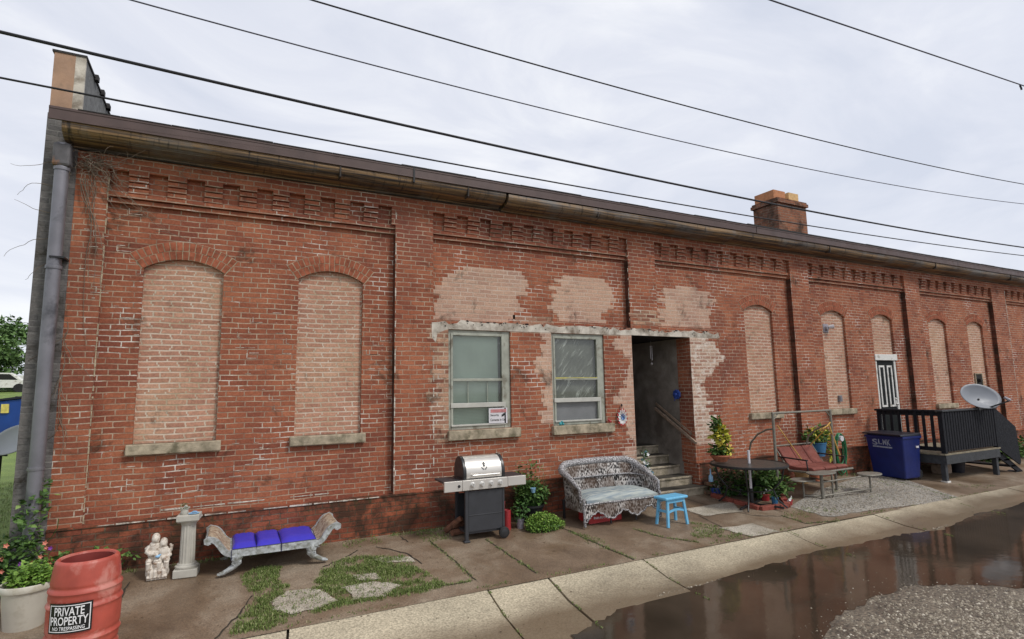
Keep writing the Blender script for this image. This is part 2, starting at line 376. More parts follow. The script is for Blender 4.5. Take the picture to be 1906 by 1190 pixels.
M['petalw'] = simple('white_petal', (.70,.70,.68), .6)
M['lightblue'] = simple('pale_blue_plastic', (.25,.45,.65), .5)
M['redp'] = simple('red_paint', (.45,.03,.03), .5)
M['teal'] = simple('teal_paint', (.05,.33,.36), .5)
M['royal'] = simple('royal_blue', (.03,.07,.32), .5)
M['logs'] = simple('firewood', (.16,.07,.04), .9, var=.5, scale=14, bmp=.5)
M['yellowst'] = simple('yellow_sticker', (.75,.62,.15), .5)
M['litter'] = leafmat('leaf_litter', (.03,.02,.012), (.16,.11,.06), (.38,.33,.26))
M['stone'] = leafmat('gravel_stone', (.10,.08,.055), (.36,.31,.235), (.54,.49,.40))
M['redblk'] = simple('red_edging_brick', (.24,.06,.04), .85, var=.35, scale=14, bmp=.5)

def glassmat():
    m = bpy.data.materials.new('window_glass'); m.use_nodes = True; nt = m.node_tree; nt.nodes.clear()
    o = nt.nodes.new('ShaderNodeOutputMaterial'); t = nt.nodes.new('ShaderNodeBsdfTransparent'); g = nt.nodes.new('ShaderNodeBsdfGlossy'); g.inputs['Roughness'].default_value = .04
    t.inputs[0].default_value = (.92,.96,.93,1)
    mxn = nt.nodes.new('ShaderNodeMixShader'); mxn.inputs[0].default_value = .08
    nt.links.new(t.outputs[0], mxn.inputs[1]); nt.links.new(g.outputs[0], mxn.inputs[2]); nt.links.new(mxn.outputs[0], o.inputs[0]); return m
M['glass'] = glassmat()
def plastic_sheet():
    m, nt, p = newmat('wrinkled_plastic_sheet'); g = N(nt, 'ShaderNodeNewGeometry'); mpn = N(nt, 'ShaderNodeMapping')
    mp0 = N(nt, 'ShaderNodeMapping'); mp0.inputs['Rotation'].default_value = (0, R(-38), 0); nt.links.new(g.outputs['Position'], mp0.inputs[0]); mpn.inputs['Scale'].default_value = (7, 1, 1.3); nt.links.new(mp0.outputs[0], mpn.inputs[0])
    n = noise(nt, mpn.outputs[0], 2.6, 5, .6, .9)
    sx = N(nt, 'ShaderNodeSeparateXYZ'); nt.links.new(g.outputs['Position'], sx.inputs[0])
    n2 = noise(nt, g.outputs['Position'], 1.6, 3)
    w = mth(nt, 'MULTIPLY', ramp(nt, n, .54, .66), ramp(nt, n2, .42, .6))
    c = mix(nt, w, ramp(nt, n2, .3, .7, (.085,.085,.07), (.16,.16,.135)), (.52,.52,.48))
    nt.links.new(c, p.inputs['Base Color']); p.inputs['Roughness'].default_value = .3; bump(nt, n, p, .6, .03); return m
M['sheet'] = plastic_sheet()
def wicker():
    m, nt, p = newmat('painted_wicker'); tcn = N(nt, 'ShaderNodeTexCoord'); mpn = N(nt, 'ShaderNodeMapping'); mpn.inputs['Scale'].default_value = (1.5,1.5,.55)
    nt.links.new(tcn.outputs['Object'], mpn.inputs[0])
    v = N(nt, 'ShaderNodeTexVoronoi'); v.inputs['Scale'].default_value = 38; v.inputs['Randomness'].default_value = .8; nt.links.new(mpn.outputs[0], v.inputs['Vector'])
    n = noise(nt, tcn.outputs['Object'], 9, 5, .7)
    a = mth(nt, 'ADD', v.outputs['Distance'], mth(nt, 'MULTIPLY', mth(nt, 'SUBTRACT', n, .5), 1.1))
    c = ramp(nt, a, .44, .56, (.012,.010,.009), (.55,.52,.49))
    c = mix(nt, ramp(nt, noise(nt, tcn.outputs['Object'], 4, 4), .40, .56), c, mix(nt, .72, c, (.10,.06,.038)))
    nt.links.new(c, p.inputs['Base Color']); p.inputs['Roughness'].default_value = .7; bump(nt, a, p, .9, .01); return m
M['wicker'] = wicker()
def wickrim():
    m, nt, p = newmat('wicker_rim'); g = N(nt, 'ShaderNodeNewGeometry')
    n = noise(nt, g.outputs['Position'], 60, 4, .7)
    c = ramp(nt, n, .42, .60, (.05,.04,.04), (.56,.55,.55)); nt.links.new(c, p.inputs['Base Color']); p.inputs['Roughness'].default_value = .6; bump(nt, n, p, .6, .008); return m
M['wrim'] = wickrim()
def cushion_stripe():
    m, nt, p = newmat('faded_striped_cushion'); g = N(nt, 'ShaderNodeNewGeometry'); mpn = N(nt, 'ShaderNodeMapping'); mpn.inputs['Scale'].default_value = (1.3, 16, 6)
    nt.links.new(g.outputs['Position'], mpn.inputs[0]); n = noise(nt, mpn.outputs[0], 2.2, 5, .6)
    c = ramp(nt, n, .34, .62, (.15,.20,.25), (.42,.45,.41)); nt.links.new(c, p.inputs['Base Color']); p.inputs['Roughness'].default_value = .8; bump(nt, n, p, .3, .01); return m
M['stripe'] = cushion_stripe()

# ground materials
def ground_mat(name, cols, scale, speck=None, rough=(.45,.9), bstr=.5, wet=None):
    m, nt, p = newmat(name); g = N(nt, 'ShaderNodeNewGeometry'); pos = g.outputs['Position']
    n = noise(nt, pos, scale, 7, .65, .3)
    r = nt.nodes.new('ShaderNodeValToRGB'); els = r.color_ramp.elements
    for i, (q, c) in enumerate(cols):
        if i < 2: els[i].position = q; els[i].color = rgba(c)
        else: e = els.new(q); e.color = rgba(c)
    nt.links.new(n, r.inputs[0]); c = r.outputs[0]
    if speck:
        s = noise(nt, pos, speck[0], 3, .7); c = mix(nt, speck[2], c, ramp(nt, s, .35, .65, (1-speck[1],)*3, (1+speck[1],)*3), 'MULTIPLY')
        s2 = noise(nt, pos, speck[0]*.45, 5, .75); c = mix(nt, ramp(nt, s2, .66, .70), c, speck[3])
    rv = ramp(nt, noise(nt, pos, scale*1.3, 4), .4, .6, (rough[0],)*3, (rough[1],)*3)
    if wet:   # soaked band along the puddle's edge
        sx = N(nt, 'ShaderNodeSeparateXYZ'); nt.links.new(pos, sx.inputs[0])
        d = mth(nt, 'ADD', mth(nt, 'ADD', mth(nt, 'MULTIPLY', sx.outputs[0], wet[0]), mth(nt, 'MULTIPLY', sx.outputs[1], -1.0)), mth(nt, 'MULTIPLY', mth(nt, 'SUBTRACT', noise(nt, pos, .8, 5, .6), .5), .9))
        f = ramp(nt, mth(nt, 'SUBTRACT', d, wet[1]), 0, wet[2]); c = mix(nt, mth(nt, 'MULTIPLY', f, .82), c, wet[3]); rv = mix(nt, f, rv, (.3,.3,.3))
    nt.links.new(c, p.inputs['Base Color']); nt.links.new(rv, p.inputs['Roughness'])
    bump(nt, mth(nt, 'ADD', n, mth(nt, 'MULTIPLY', noise(nt, pos, 60, 4, .7), .35)), p, bstr, .02)
    return m
M['walk'] = ground_mat('brown_wet_paving', [(.3,(.10,.066,.040)), (.50,(.175,.122,.078)), (.66,(.27,.215,.155))], 1.1, (70,.40,.85,(.24,.20,.15)), rough=(.35,.8))
M['kerb'] = ground_mat('pale_concrete', [(.28,(.30,.26,.185)), (.7,(.54,.47,.335))], .9, (48,.42,.9,(.18,.155,.12)), rough=(.7,.95), wet=(.05, 2.62, .55, (.12,.08,.046)))
M['road'] = ground_mat('gravel_road', [(.3,(.075,.055,.037)), (.7,(.17,.138,.10))], 2.5, (28,.7,1,(.30,.27,.21)), bstr=1)
M['gravel'] = ground_mat('grey_gravel', [(.3,(.20,.185,.16)), (.7,(.34,.315,.27))], 1.6, (34,.6,1,(.45,.43,.39)), bstr=.9)
M['aggr'] = ground_mat('bare_aggregate', [(.3,(.27,.235,.18)), (.7,(.47,.43,.355))], 3, (60,.5,1,(.5,.47,.42)), bstr=.9)
M['lawn'] = ground_mat('lawn_turf', [(.3,(.10,.15,.035)), (.7,(.19,.26,.06))], 1.2, (40,.5,1,(.25,.24,.10)), rough=(.9,1))
M['dirt'] = ground_mat('bare_earth', [(.3,(.05,.035,.02)), (.7,(.12,.085,.05))], 2, (50,.4,1,(.2,.16,.1)))
M['crack'] = simple('crack_dirt', (.03,.024,.015), .95, var=.4, scale=20)
def water():
    m, nt, p = newmat('puddle_water'); g = N(nt, 'ShaderNodeNewGeometry')
    n = noise(nt, g.outputs['Position'], 1.2, 4)
    c = ramp(nt, n, .35, .65, (.034,.025,.017), (.062,.045,.031)); nt.links.new(c, p.inputs['Base Color'])
    p.inputs['Roughness'].default_value = .075; p.inputs['IOR'].default_value = 1.33
    mpn = N(nt, 'ShaderNodeMapping'); mpn.inputs['Scale'].default_value = (1, 1, 1); nt.links.new(g.outputs['Position'], mpn.inputs[0])
    bump(nt, noise(nt, mpn.outputs[0], 6, 3), p, .12, .01); return m
M['water'] = water()
rng = random.Random(7)

# ------------------------------------------------------------------ ground
def sheet(name, pts, mat, sub=0, zf=None):
    b = MB(); b.holes(pts, []); return b.build(name, mat)
b = MB()   # earth sheet to the horizon
b.quad((-600,-400,.18), (600,-400,.18), (600,900,.18), (-600,900,.18)); struct(b.build('ground', M['dirt']), 'bare earth under and around the building')
def grid(xs, ys, zf):
    b = MB(); vs = [(x,y,zf(x,y)) for y in ys for x in xs]; n = len(xs)
    b.add(vs, [(j*n+i, j*n+i+1, (j+1)*n+i+1, (j+1)*n+i) for j in range(len(ys)-1) for i in range(n-1)]); return b
def frange(a, b_, n): return [a+(b_-a)*i/(n-1) for i in range(n)]
struct(grid([-90,-40,-20,-10,-6,-4,-3,-2.2], [-14,-8,-4,-2,-1,0,2,5,10,16,22,30,38,45,90,160], lambda x,y: .46 + .02*max(0,min(y,6)) + .11*max(0,min(y,45)-22) - (.05 if y < -1.5 else 0)).build('lawn', M['lawn']), 'mown lawn beyond the left corner of the building')
struct(grid([-2.2,-1,0,2,4,6,9,12,16,20,30,45], [-2.19,-1.5,-.8,0,.5], lambda x,y: gz(x,y)).build('sidewalk', M['walk']), 'brown wet paving between the wall and the pale kerb strip')
def slab_z(y, x=3):
    z = .372+(y+2.16)*.1333 if y > -2.7 else .300+(y+2.7)*.0225
    return z - .002*max(x-5, 0)
# kerb strip: separate slabs with open joints
JX = [-3.2, -1.4, .62, 2.62, 3.38, 4.75, 7.45, 9.6, 11.8, 14.2, 17, 20, 24, 30, 45]
b = MB()
for x0, x1 in zip(JX[:-1], JX[1:]):
    dz = rng.uniform(-.006,.006); g_ = .012
    sk_ = -.13
    rows = []
    for y in (-2.16,-2.4,-2.7,-3.2,-3.86):
        o_ = sk_*(-y-2.16)
        rows.append([Vector((x0+g_+o_, y, slab_z(y,x0)+dz)), Vector((x1-g_+o_, y, slab_z(y,x1)+dz))])
    vs = [p for r_ in rows for p in r_]; dn = [p-Vector((0,0,.1)) for p in vs]; k = len(vs)
    b.add(vs, [(2*i,2*i+1,2*i+3,2*i+2) for i in range(4)])
    b.add(vs+dn, [(0,1,k+1,k),(2*4+1,2*4,k+8,k+9)]+[(2*i,2*i+2,k+2*i+2,k+2*i) for i in range(4)]+[(2*i+3,2*i+1,k+2*i+1,k+2*i+3) for i in range(4)])
struct(b.build('kerb_strip', M['kerb']), 'pale worn concrete kerb strip along the paving')
b = MB(); b.quad((-12,-14,.288), (60,-14,.288), (60,-3.87,.288), (-12,-3.87,.288)); struct(b.build('road', M['road']), 'gravelly alley surface')
b = MB(); b.quad((-3.3,-3.9,.225), (60,-3.9,.19), (60,-2.7,.19), (-3.3,-2.7,.27)); b.quad((-3.3,-2.7,.27), (60,-2.7,.19), (60,-2.15,.25), (-3.3,-2.15,.345)); struct(b.build('joint_bed', M['crack']), 'dark earth in the joints of the kerb strip')
def jag(pts, amp, n, seed=1):
    r = random.Random(seed); out = []
    if n >= 4: pts = jag(pts, amp*.8, 2, seed+500); n = n//2+1; amp *= .5
    k = len(pts)
    for i in range(k):
        a = Vector(pts[i]); c = Vector(pts[(i+1)%k])
        for j in range(n):
            t = j/n; q = a.lerp(c, t); q.x += r.uniform(-amp,amp); q.y += r.uniform(-amp,amp); out.append(q)
    return out
# puddle: still water a few millimetres over slab and road
zw = .291
pud = [(1060,1192),(1106,1150),(1196,1118),(1307,1090),(1425,1052),(1526,1027),(1652,1002),(1744,985),(1828,955),(1906,935),(2050,905),(2300,960),(2300,1085),(1906,1094),(1780,1090),(1694,1092),(1589,1126),(1526,1192),(1500,1300),(1000,1300)]
P = [Z(u,v,zw) for u,v in pud]
b = MB(); b.holes([(q.x,q.y,zw+.0) for q in jag(P,.075,9,3)], []); struct(b.build('water', M['water']), 'shallow brown puddle mirroring the wall')

def patch(name, uv, mat, lift, amp=.04, n=4, seed=1, label=None, kind='structure'):
    P = [G(u,v) for u,v in uv]; Q = jag(P, amp, n, seed)
    Q = [(q.x,q.y,gz(q.x,q.y)+lift) for q in Q]
    b = MB(); b.holes(Q, []); o = b.build(name, mat); struct(o, label, kind); return o
gravel_uv = [(1478,945),(1520,915),(1600,885),(1650,882),(1720,905),(1790,928),(1752,936),(1600,955),(1540,962)]
patch('gravel', gravel_uv, M['gravel'], .006, .06, 4, 5, 'grey gravel patch between the swing and the kerb strip')
for i, uv in enumerate([[(500,1120),(540,1100),(600,1098),(622,1118),(590,1135),(540,1145),(510,1138)], [(640,1095),(690,1085),(745,1090),(720,1110),(660,1118)], [(655,1072),(700,1068),(708,1078),(670,1082)], [(690,1040),(760,1035),(770,1046),(710,1050)], [(1275,948),(1360,935),(1380,952),(1310,962)], [(1340,985),(1400,1000),(1450,990),(1400,975)]]):
    patch('bare_patch', uv, M['aggr'], .008, .03, 4, 20+i, ['worn pale aggregate patch in the grass left of the grill','small worn aggregate patch right of the larger one','thin pale aggregate sliver in the grass','pale patch near the wall by the grass','pale worn patch in front of the concrete steps','pale worn patch beside the kerb strip'][i])

# cracks
def crack(uvs, w=.012, seed=1, lift=.005):
    r = random.Random(seed); pts = []
    for a, c in zip(uvs[:-1], uvs[1:]):
        n = 7
        for i in range(n): t = i/n; pts.append(G(a[0]+(c[0]-a[0])*t, a[1]+(c[1]-a[1])*t))
    pts.append(G(*uvs[-1]))
    pts = [Vector((p.x+r.uniform(-.012,.012), p.y+r.uniform(-.012,.012), 0)) for p in pts]
    L = []; Rr = []
    for i, p in enumerate(pts):
        d = (pts[min(i+1,len(pts)-1)]-pts[max(0,i-1)]).normalized(); n_ = Vector((-d.y,d.x,0)); ww = w*r.uniform(.4,1.1)
        L.append(p+n_*ww); Rr.append(p-n_*ww)
    b = MB()
    for i in range(len(pts)-1):
        q = [Vector((k.x,k.y,gz(k.x,k.y)+lift)) for k in (L[i],L[i+1],Rr[i+1],Rr[i])]; b.add(q, [(0,1,2,3)])
    return b
CR = [[(800,1008),(840,1040),(886,1082)], [(905,1005),(945,1032),(1000,1068)], [(1040,980),(1100,1008),(1180,1042)], [(602,1056),(640,1040),(665,1025)], [(700,1018),(755,1030),(785,1050)], [(745,1000),(760,1010)], [(240,1085),(220,1128)], [(1300,960),(1345,982),(1400,1000)], [(1455,960),(1500,975),(1560,970)], [(1180,985),(1230,1000),(1300,1010)], [(1640,890),(1700,905),(1790,932)], [(400,1190),(440,1150),(470,1110)], [(880,1082),(700,1110)], [(1280,930),(1330,945),(1400,960),(1455,962)]]
b = MB()
for i, cset in enumerate(CR):
    k = crack(cset, .011, i); b.add(k.v, k.f)
struct(b.build('paving_joints', M['crack']), 'dark cracks and joints across the paving')

# grass tufts: in cracks, along the wall and in patches
def inside(p, poly):
    c = False; n = len(poly)
    for i in range(n):
        a = poly[i]; d = poly[i-1]
        if (a[1] > p[1]) != (d[1] > p[1]) and p[0] < (d[0]-a[0])*(p[1]-a[1])/(d[1]-a[1])+a[0]: c = not c
    return c
gb = MB(); gr = random.Random(11)
def blade(p, h):
    a = gr.uniform(0, 6.28); w = gr.uniform(.002,.0045); lean = gr.uniform(.1,.9)*h; d = Vector((math.cos(a),math.sin(a),0)); n_ = Vector((-d.y,d.x,0))*w
    p = Vector(p); m_ = p + d*lean*.35 + Vector((0,0,h*.6)); t = p + d*lean + Vector((0,0,h*gr.uniform(.75,1)))
    gb.add([p-n_, p+n_, m_+n_*.8, m_-n_*.8, t], [(0,1,2,3),(3,2,4)])
def tuft(x, y, n=14, r=.03, h=.035, z=None):
    for _ in range(n):
        a = gr.uniform(0,6.28); q = r*math.sqrt(gr.random()); X = x+q*math.cos(a); Y = y+q*math.sin(a)
        blade((X,Y,gz(X,Y) if z is None else z), h*gr.uniform(.5,1.4))
holes_uv = [[(500,1120),(540,1100),(600,1098),(622,1118),(590,1135),(540,1145),(510,1138)], [(640,1095),(690,1085),(745,1090),(720,1110),(660,1118)], [(655,1072),(700,1068),(708,1078),(670,1082)], [(514,1081),(540,1060),(590,1058),(598,1070),(584,1088),(538,1091)]]
HP = [[tuple(G(u,v)[:2]) for u,v in h] for h in holes_uv]
def fill(uv, n, h=.03, per=5, hole=True, r=.035):
    P = [tuple(G(u,v)[:2]) for u,v in uv]; xs = [p[0] for p in P]; ys = [p[1] for p in P]; k = 0
    while k < n:
        x = gr.uniform(min(xs),max(xs)); y = gr.uniform(min(ys),max(ys))
        if not inside((x,y),P): continue
        k += 1
        s = mnoise.noise((x*3.1,y*4.2,1))+.6*mnoise.noise((x*11,y*11,5))
        if s < gr.uniform(-.42,.12): continue
        if hole and any(inside((x,y),h_) for h_ in HP) and gr.random() < .86: continue
        tuft(x, y, per, r, h)
fill([(451,1072),(487,1055),(523,1055),(514,1081),(538,1093),(584,1090),(602,1054),(662,1036),(747,1036),(783,1060),(832,1090),(783,1104),(662,1124),(572,1146),(505,1170),(427,1183),(451,1145),(475,1120),(454,1081)], 7600, .026, 5)
fill([(1285,972),(1330,978),(1385,995),(1340,1010),(1290,1000)], 330, .022, 6, False)
fill([(765,990),(830,985),(835,1003),(790,1010)], 120, .025, 5, False)
fill([(640,1005),(720,1000),(700,1015),(640,1020)], 60, .022, 5, False)
fill([(1055,988),(1110,1000),(1150,1025),(1120,1022),(1060,1000)], 110, .02, 5, False)
fill([(1770,905),(1840,912),(1860,905),(1800,900)], 50, .02, 5, False)
for cset in CR[:3]+CR[8:11]+[CR[12]]:
    for a, c in zip(cset[:-1], cset[1:]):
        L = math.hypot(a[0]-c[0], a[1]-c[1]); n = int(L/2.2)
        for i in range(n):
            if gr.random() < .35: continue
            t = i/n; p = G(a[0]+(c[0]-a[0])*t+gr.uniform(-3,3), a[1]+(c[1]-a[1])*t); tuft(p.x, p.y, 7, .03, .022)
for x in frange(-1.9, 6.3, 230):   # along the foot of the wall
    if math.sin(x*3.3)+math.sin(x*1.7+2) > .1 or gr.random() < .12: tuft(x, -.06-gr.random()*.07, 10, .04, .035)
for x in frange(8.1, 24, 150):
    if gr.random() < .5: tuft(x, -.08-gr.random()*.1, 8, .06, .05)
for x0 in JX[2:9]:
    for i in range(70):
        t = gr.random()
        if math.sin(t*17+x0*5) < .15: continue
        y = -2.16-1.25*t; tuft(x0-.13*(-y-2.16)+gr.uniform(-.012,.012), y, 4, .012, .014, slab_z(y)+.008)
for x in frange(.6, 18, 420):
    if math.sin(x*2.1)+math.sin(x*5.3) > .0 and gr.random() < .8: tuft(x, -2.13+gr.uniform(-.03,.03), 6, .03, .02)
for _ in range(2600):
    x = gr.uniform(-5,-2.1); y = gr.uniform(-1.5,9)
    tuft(x, y, 4, .06, .05, .46+.02*max(0,min(y,6)))
for u, v, n in ((1560,912,14),(1500,950,14),(1600,905,8),(1660,900,8),(1640,925,6),(1540,950,12),(1485,960,18),(1880,838,30),(1898,846,30)):
    for _ in range(n):
        p = G(u+gr.uniform(-25,25), v+gr.uniform(-5,5)); tuft(p.x, p.y, 6, .05, .03)
go = gb.build('grass', M['grass'], fix=False); tag(go, kind='stuff', label='tufts of green grass growing in the cracks and patches of the paving')

# leaf litter, grit and crumbs over the paving and the kerb strip
lb = MB(); lr = random.Random(77)
for _ in range(3200):
    x = lr.uniform(-1.6,16); y = -lr.random()**1.0*3.2; z = (gz(x,y) if y > -2.16 else slab_z(y,x))+.007; r = lr.uniform(.003,.010)*(1.6 if lr.random() < .06 else 1); a0 = lr.uniform(0,6)
    if y < -2.0 and lr.random() < .45: continue
    vs = [(x+math.cos(a0+k*1.57)*r*lr.uniform(.5,1.3), y+math.sin(a0+k*1.57)*r*lr.uniform(.5,1.3), z+lr.uniform(0,.004)) for k in range(4)]
    lb.add(vs, [(0,1,2,3)])
tag(lb.build('leaf_litter', M['litter'], fix=False), kind='stuff', label='grit, crumbs and leaf litter scattered over the paving')
# loose stones of the gravel areas
sb = MB(); sr = random.Random(5)
def stone(x, y, z, r):
    vs = []; a0 = sr.uniform(0,6)
    for k in range(5): a = a0+k*1.257; vs.append((x+math.cos(a)*r*sr.uniform(.7,1.2), y+math.sin(a)*r*sr.uniform(.7,1.2), z))
    vs.append((x+sr.uniform(-.2,.2)*r, y+sr.uniform(-.2,.2)*r, z+r*sr.uniform(.5,.9)))
    sb.add(vs, [(k,(k+1)%5,5) for k in range(5)])
PW = [tuple(Z(u,v,zw)[:2]) for u,v in pud]
for _ in range(26000):
    x = sr.uniform(4.2,10.5); y = sr.uniform(-5.6,-3.0); dmin = 9
    for k in range(13,18):
        A = Vector(PW[k-1]); B = Vector(PW[k]); q_ = Vector((x,y)); tt = max(0, min(1, (q_-A).dot(B-A)/max(1e-6,(B-A).length_squared))); dmin = min(dmin, (A+(B-A)*tt-q_).length)
    if inside((x,y),PW):
        if sr.random() > .22*math.exp(-dmin/.10): continue
        stone(x, y, .288, sr.uniform(.005,.014))
    elif sr.random() < .18+dmin/.9+.35*mnoise.noise((x*2.2,y*2.2,0)): stone(x, y, .288, sr.choice((.006,.008,.010,.013,.018))*sr.uniform(.7,1.2))
GP = [tuple(G(u,v)[:2]) for u,v in gravel_uv]; xs = [p[0] for p in GP]; ys = [p[1] for p in GP]
for _ in range(5000):
    x = sr.uniform(min(xs),max(xs)); y = sr.uniform(min(ys),max(ys))
    if inside((x,y),GP): stone(x, y, gz(x,y)+.006, sr.uniform(.005,.016))
for h_ in HP[:3]:
    xs = [p[0] for p in h_]; ys = [p[1] for p in h_]
    for _ in range(500):
        x = sr.uniform(min(xs),max(xs)); y = sr.uniform(min(ys),max(ys))
        if inside((x,y),h_): stone(x, y, gz(x,y)+.007, sr.uniform(.003,.009))
so_ = sb.build('loose_stones', M['stone'], fix=False); tag(so_, kind='stuff', label='loose grey stones lying on the gravel areas')

# ------------------------------------------------------------------ the brick building
D = .11                                   # depth of the recessed bays
def wx(u, v, Y=D): return W(u, v, Y).x
BAYS = [(-1.328,2.178,9,.406,.20), (2.763,6.515,10,.397,.19), (7.157,11.031,10,.408,.20), (11.651,15.497,10,.408,.19), (16.176,20.037,10,.411,.19), (20.862,24.72,10,.41,.19), (25.4,29.26,10,.41,.19), (29.9,33.76,10,.41,.19)]
ZC, ZL, ZB, ZT = 5.228, 4.957, 1.075, 5.62
bld = thing('brick_building', (-1.95, 0, .5), 'long single-storey red brick building with bricked-up arched windows', 'building')
# parts of the building are modelled in world coordinates
def bpart(b, name, mat, label=None, parent=None, bevel=0, fix=True):
    o = b.build(name, mat, None, label, bevel, fix); o.parent = parent or bld
    if parent is None: o.matrix_parent_inverse = Matrix.Translation(-bld.location)
    return o
# front piers, the wall strip over the bays, plinth
piers = [(-1.64,-1.328)] + [(BAYS[i][1], BAYS[i+1][0]) for i in range(len(BAYS)-1)] + [(33.76,40)]
for i, (x0, x1) in enumerate(piers):
    zb = ZB if i not in (1,) else ZB
    if i == 2: zb = 3.57
    b = MB(); b.box((x0,0,zb), (x1,D+.1,ZC)); bpart(b, 'pilaster', M['brick'])
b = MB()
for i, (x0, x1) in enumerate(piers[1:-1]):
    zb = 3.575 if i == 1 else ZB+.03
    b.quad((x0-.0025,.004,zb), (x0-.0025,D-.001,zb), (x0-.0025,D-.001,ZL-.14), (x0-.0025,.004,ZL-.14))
bpart(b, 'pier_reveal', M['darkened'], 'inner edges of the piers, with the recess shade painted on', fix=False)['kind'] = 'stuff'  # dark sheets over the pier sides, painting in the shade there
b = MB(); b.box((-1.64,0,ZC), (40,.3,ZT)); bpart(b, 'wall_head', M['brick'])
b = MB(); b.box((-1.64,-.022,.30), (6.518,.3,ZB)); b.box((7.985,-.022,.30), (40,.3,ZB)); b.box((-1.64,-.032,ZB-.022), (6.518,0,ZB+.002)); b.box((7.985,-.032,ZB-.022), (40,0,ZB+.002))
bpart(b, 'plinth', M['brickp'], 'damp dark lower courses of the wall')
b = MB(); b.box((-1.95,-.012,.3), (-1.64,.3,5.80)); bpart(b, 'corner_pier', M['greywall'], 'grey painted corner pier')
# corbel tables: stepped teeth between notches, then two stringer courses
for bi, (x0, x1, n, per, nw) in enumerate(BAYS):
    b = MB()
    for k in range(n-1):
        a = x0+k*per+nw; c = x0+(k+1)*per
        for j in range(4):
            z1 = ZC-j*.0677; b.box((a,[0,.016,.030,.044][j],z1-.0677+.013), (c,.0715,z1+(.0005 if j else 0))); b.box((a+.004,.058,z1-.0677), (c-.004,.0712,z1-.0677+.0132))
    if x0+(n-1)*per+nw < x1-.03: 
        b.box((x0+(n-1)*per+nw,0,ZL), (x1,.0715,ZC))
    b.box((x0,.072,ZL), (x1,D+.018,ZC-.001)); b.box((x0,.034,ZL-.0677+.014), (x1,D+.02,ZL-.001)); b.box((x0,.066,ZL-2*.0677+.014), (x1,D+.02,ZL-.0677)); b.box((x0,.095,ZL-.0677), (x1,D+.018,ZL-.0677+.0139))
    bpart(b, 'corbel_table', M['brick'])
# blind windows
A_, RISE, SPR, SILLZ = .437, .135, 4.066, 1.935
def arch_pts(cx, a=A_, z0=SILLZ, spr=SPR, rise=RISE, n=14, y=D):
    Rr = (a*a+rise*rise)/(2*rise); cz = spr+rise-Rr; th = math.asin(a/Rr)
    return [Vector((cx-a,y,z0)), Vector((cx+a,y,z0))] + [Vector((cx+Rr*math.sin(th*(1-2*i/n)), y, cz+Rr*math.cos(th*(1-2*i/n)))) for i in range(n+1)]
BW = {0:[-.49,1.30], 2:[9.99], 3:[12.52,14.49], 4:[17.05,19.08], 5:[23.9], 6:[26.4,28.3], 7:[30.9,32.8]}
BW[2] = [(wx(1383,578)+wx(1435,579))/2+.02]
BW[3] = [(wx(1528,588)+wx(1570,597))/2+.02, (wx(1621,595)+wx(1659,600))/2+.02]
BW[4] = [(wx(1725,598)+wx(1760,603))/2+.02, (wx(1797,605)+wx(1829,610))/2+.02]
DOORX = BW[3][1]
def blind_window(cx, door=False):
    z0 = 3.19 if door else SILLZ
    o = MB()
    inf = arch_pts(cx, A_+.03, z0 - (0 if door else .03), y=D+.055); o.holes(inf, [])
    root = bpart(o, 'blind_window', M['infill'])
    # two rings of bricks on edge
    a = A_; Rr = (a*a+RISE*RISE)/(2*RISE); cz = SPR+RISE-Rr; th = math.asin(a/Rr); ab = MB(); mo = MB()
    for ring, (r0, r1) in enumerate(((Rr+.004, Rr+.108), (Rr+.116, Rr+.222))):
        t = th + (.025 if ring == 0 else .03); n = int(round(2*t*(r0+.05)/.069)); r_ = random.Random(int(cx*10)+ring)
        for i in range(n):
            t0 = -t+2*t*i/n+.006; t1 = -t+2*t*(i+1)/n-.006; j = r_.uniform(-.003,.003); yy = D-.006+r_.uniform(-.003,.002)
            pts = [Vector((cx+r*math.sin(q), yy, cz+r*math.cos(q)+j)) for r, q in ((r0,t0),(r0,t1),(r1,t1),(r1,t0))]
            ab.extrude(pts, (0,.05,0))
    t = th+.035; n = 16
    pts = [Vector((cx+(Rr+.0)*math.sin(-t+2*t*i/n), D-.002, cz+(Rr+.0)*math.cos(-t+2*t*i/n))) for i in range(n+1)] + [Vector((cx+(Rr+.228)*math.sin(t-2*t*i/n), D-.002, cz+(Rr+.228)*math.cos(t-2*t*i/n))) for i in range(n+1)]
    mo.holes(pts, [])
    bpart(ab, 'arch', M['archb'], parent=root); bpart(mo, 'arch_mortar', M['mortar'], parent=root)
    if not door:
        s = MB(); s.box((cx-.495,D-.075,SILLZ-.125), (cx+.495,D+.1,SILLZ))
        bpart(s, 'sill', M['sill'], parent=root, bevel=.012)
    return root
def reveal(b, pts, depth, skip=()):
    n = len(pts); off = Vector((0,depth,0))
    for i in range(n):
        if i in skip: continue
        p, q = pts[i], pts[(i+1)%n]; b.add([p,q,q+off,p+off], [(0,1,2,3)])
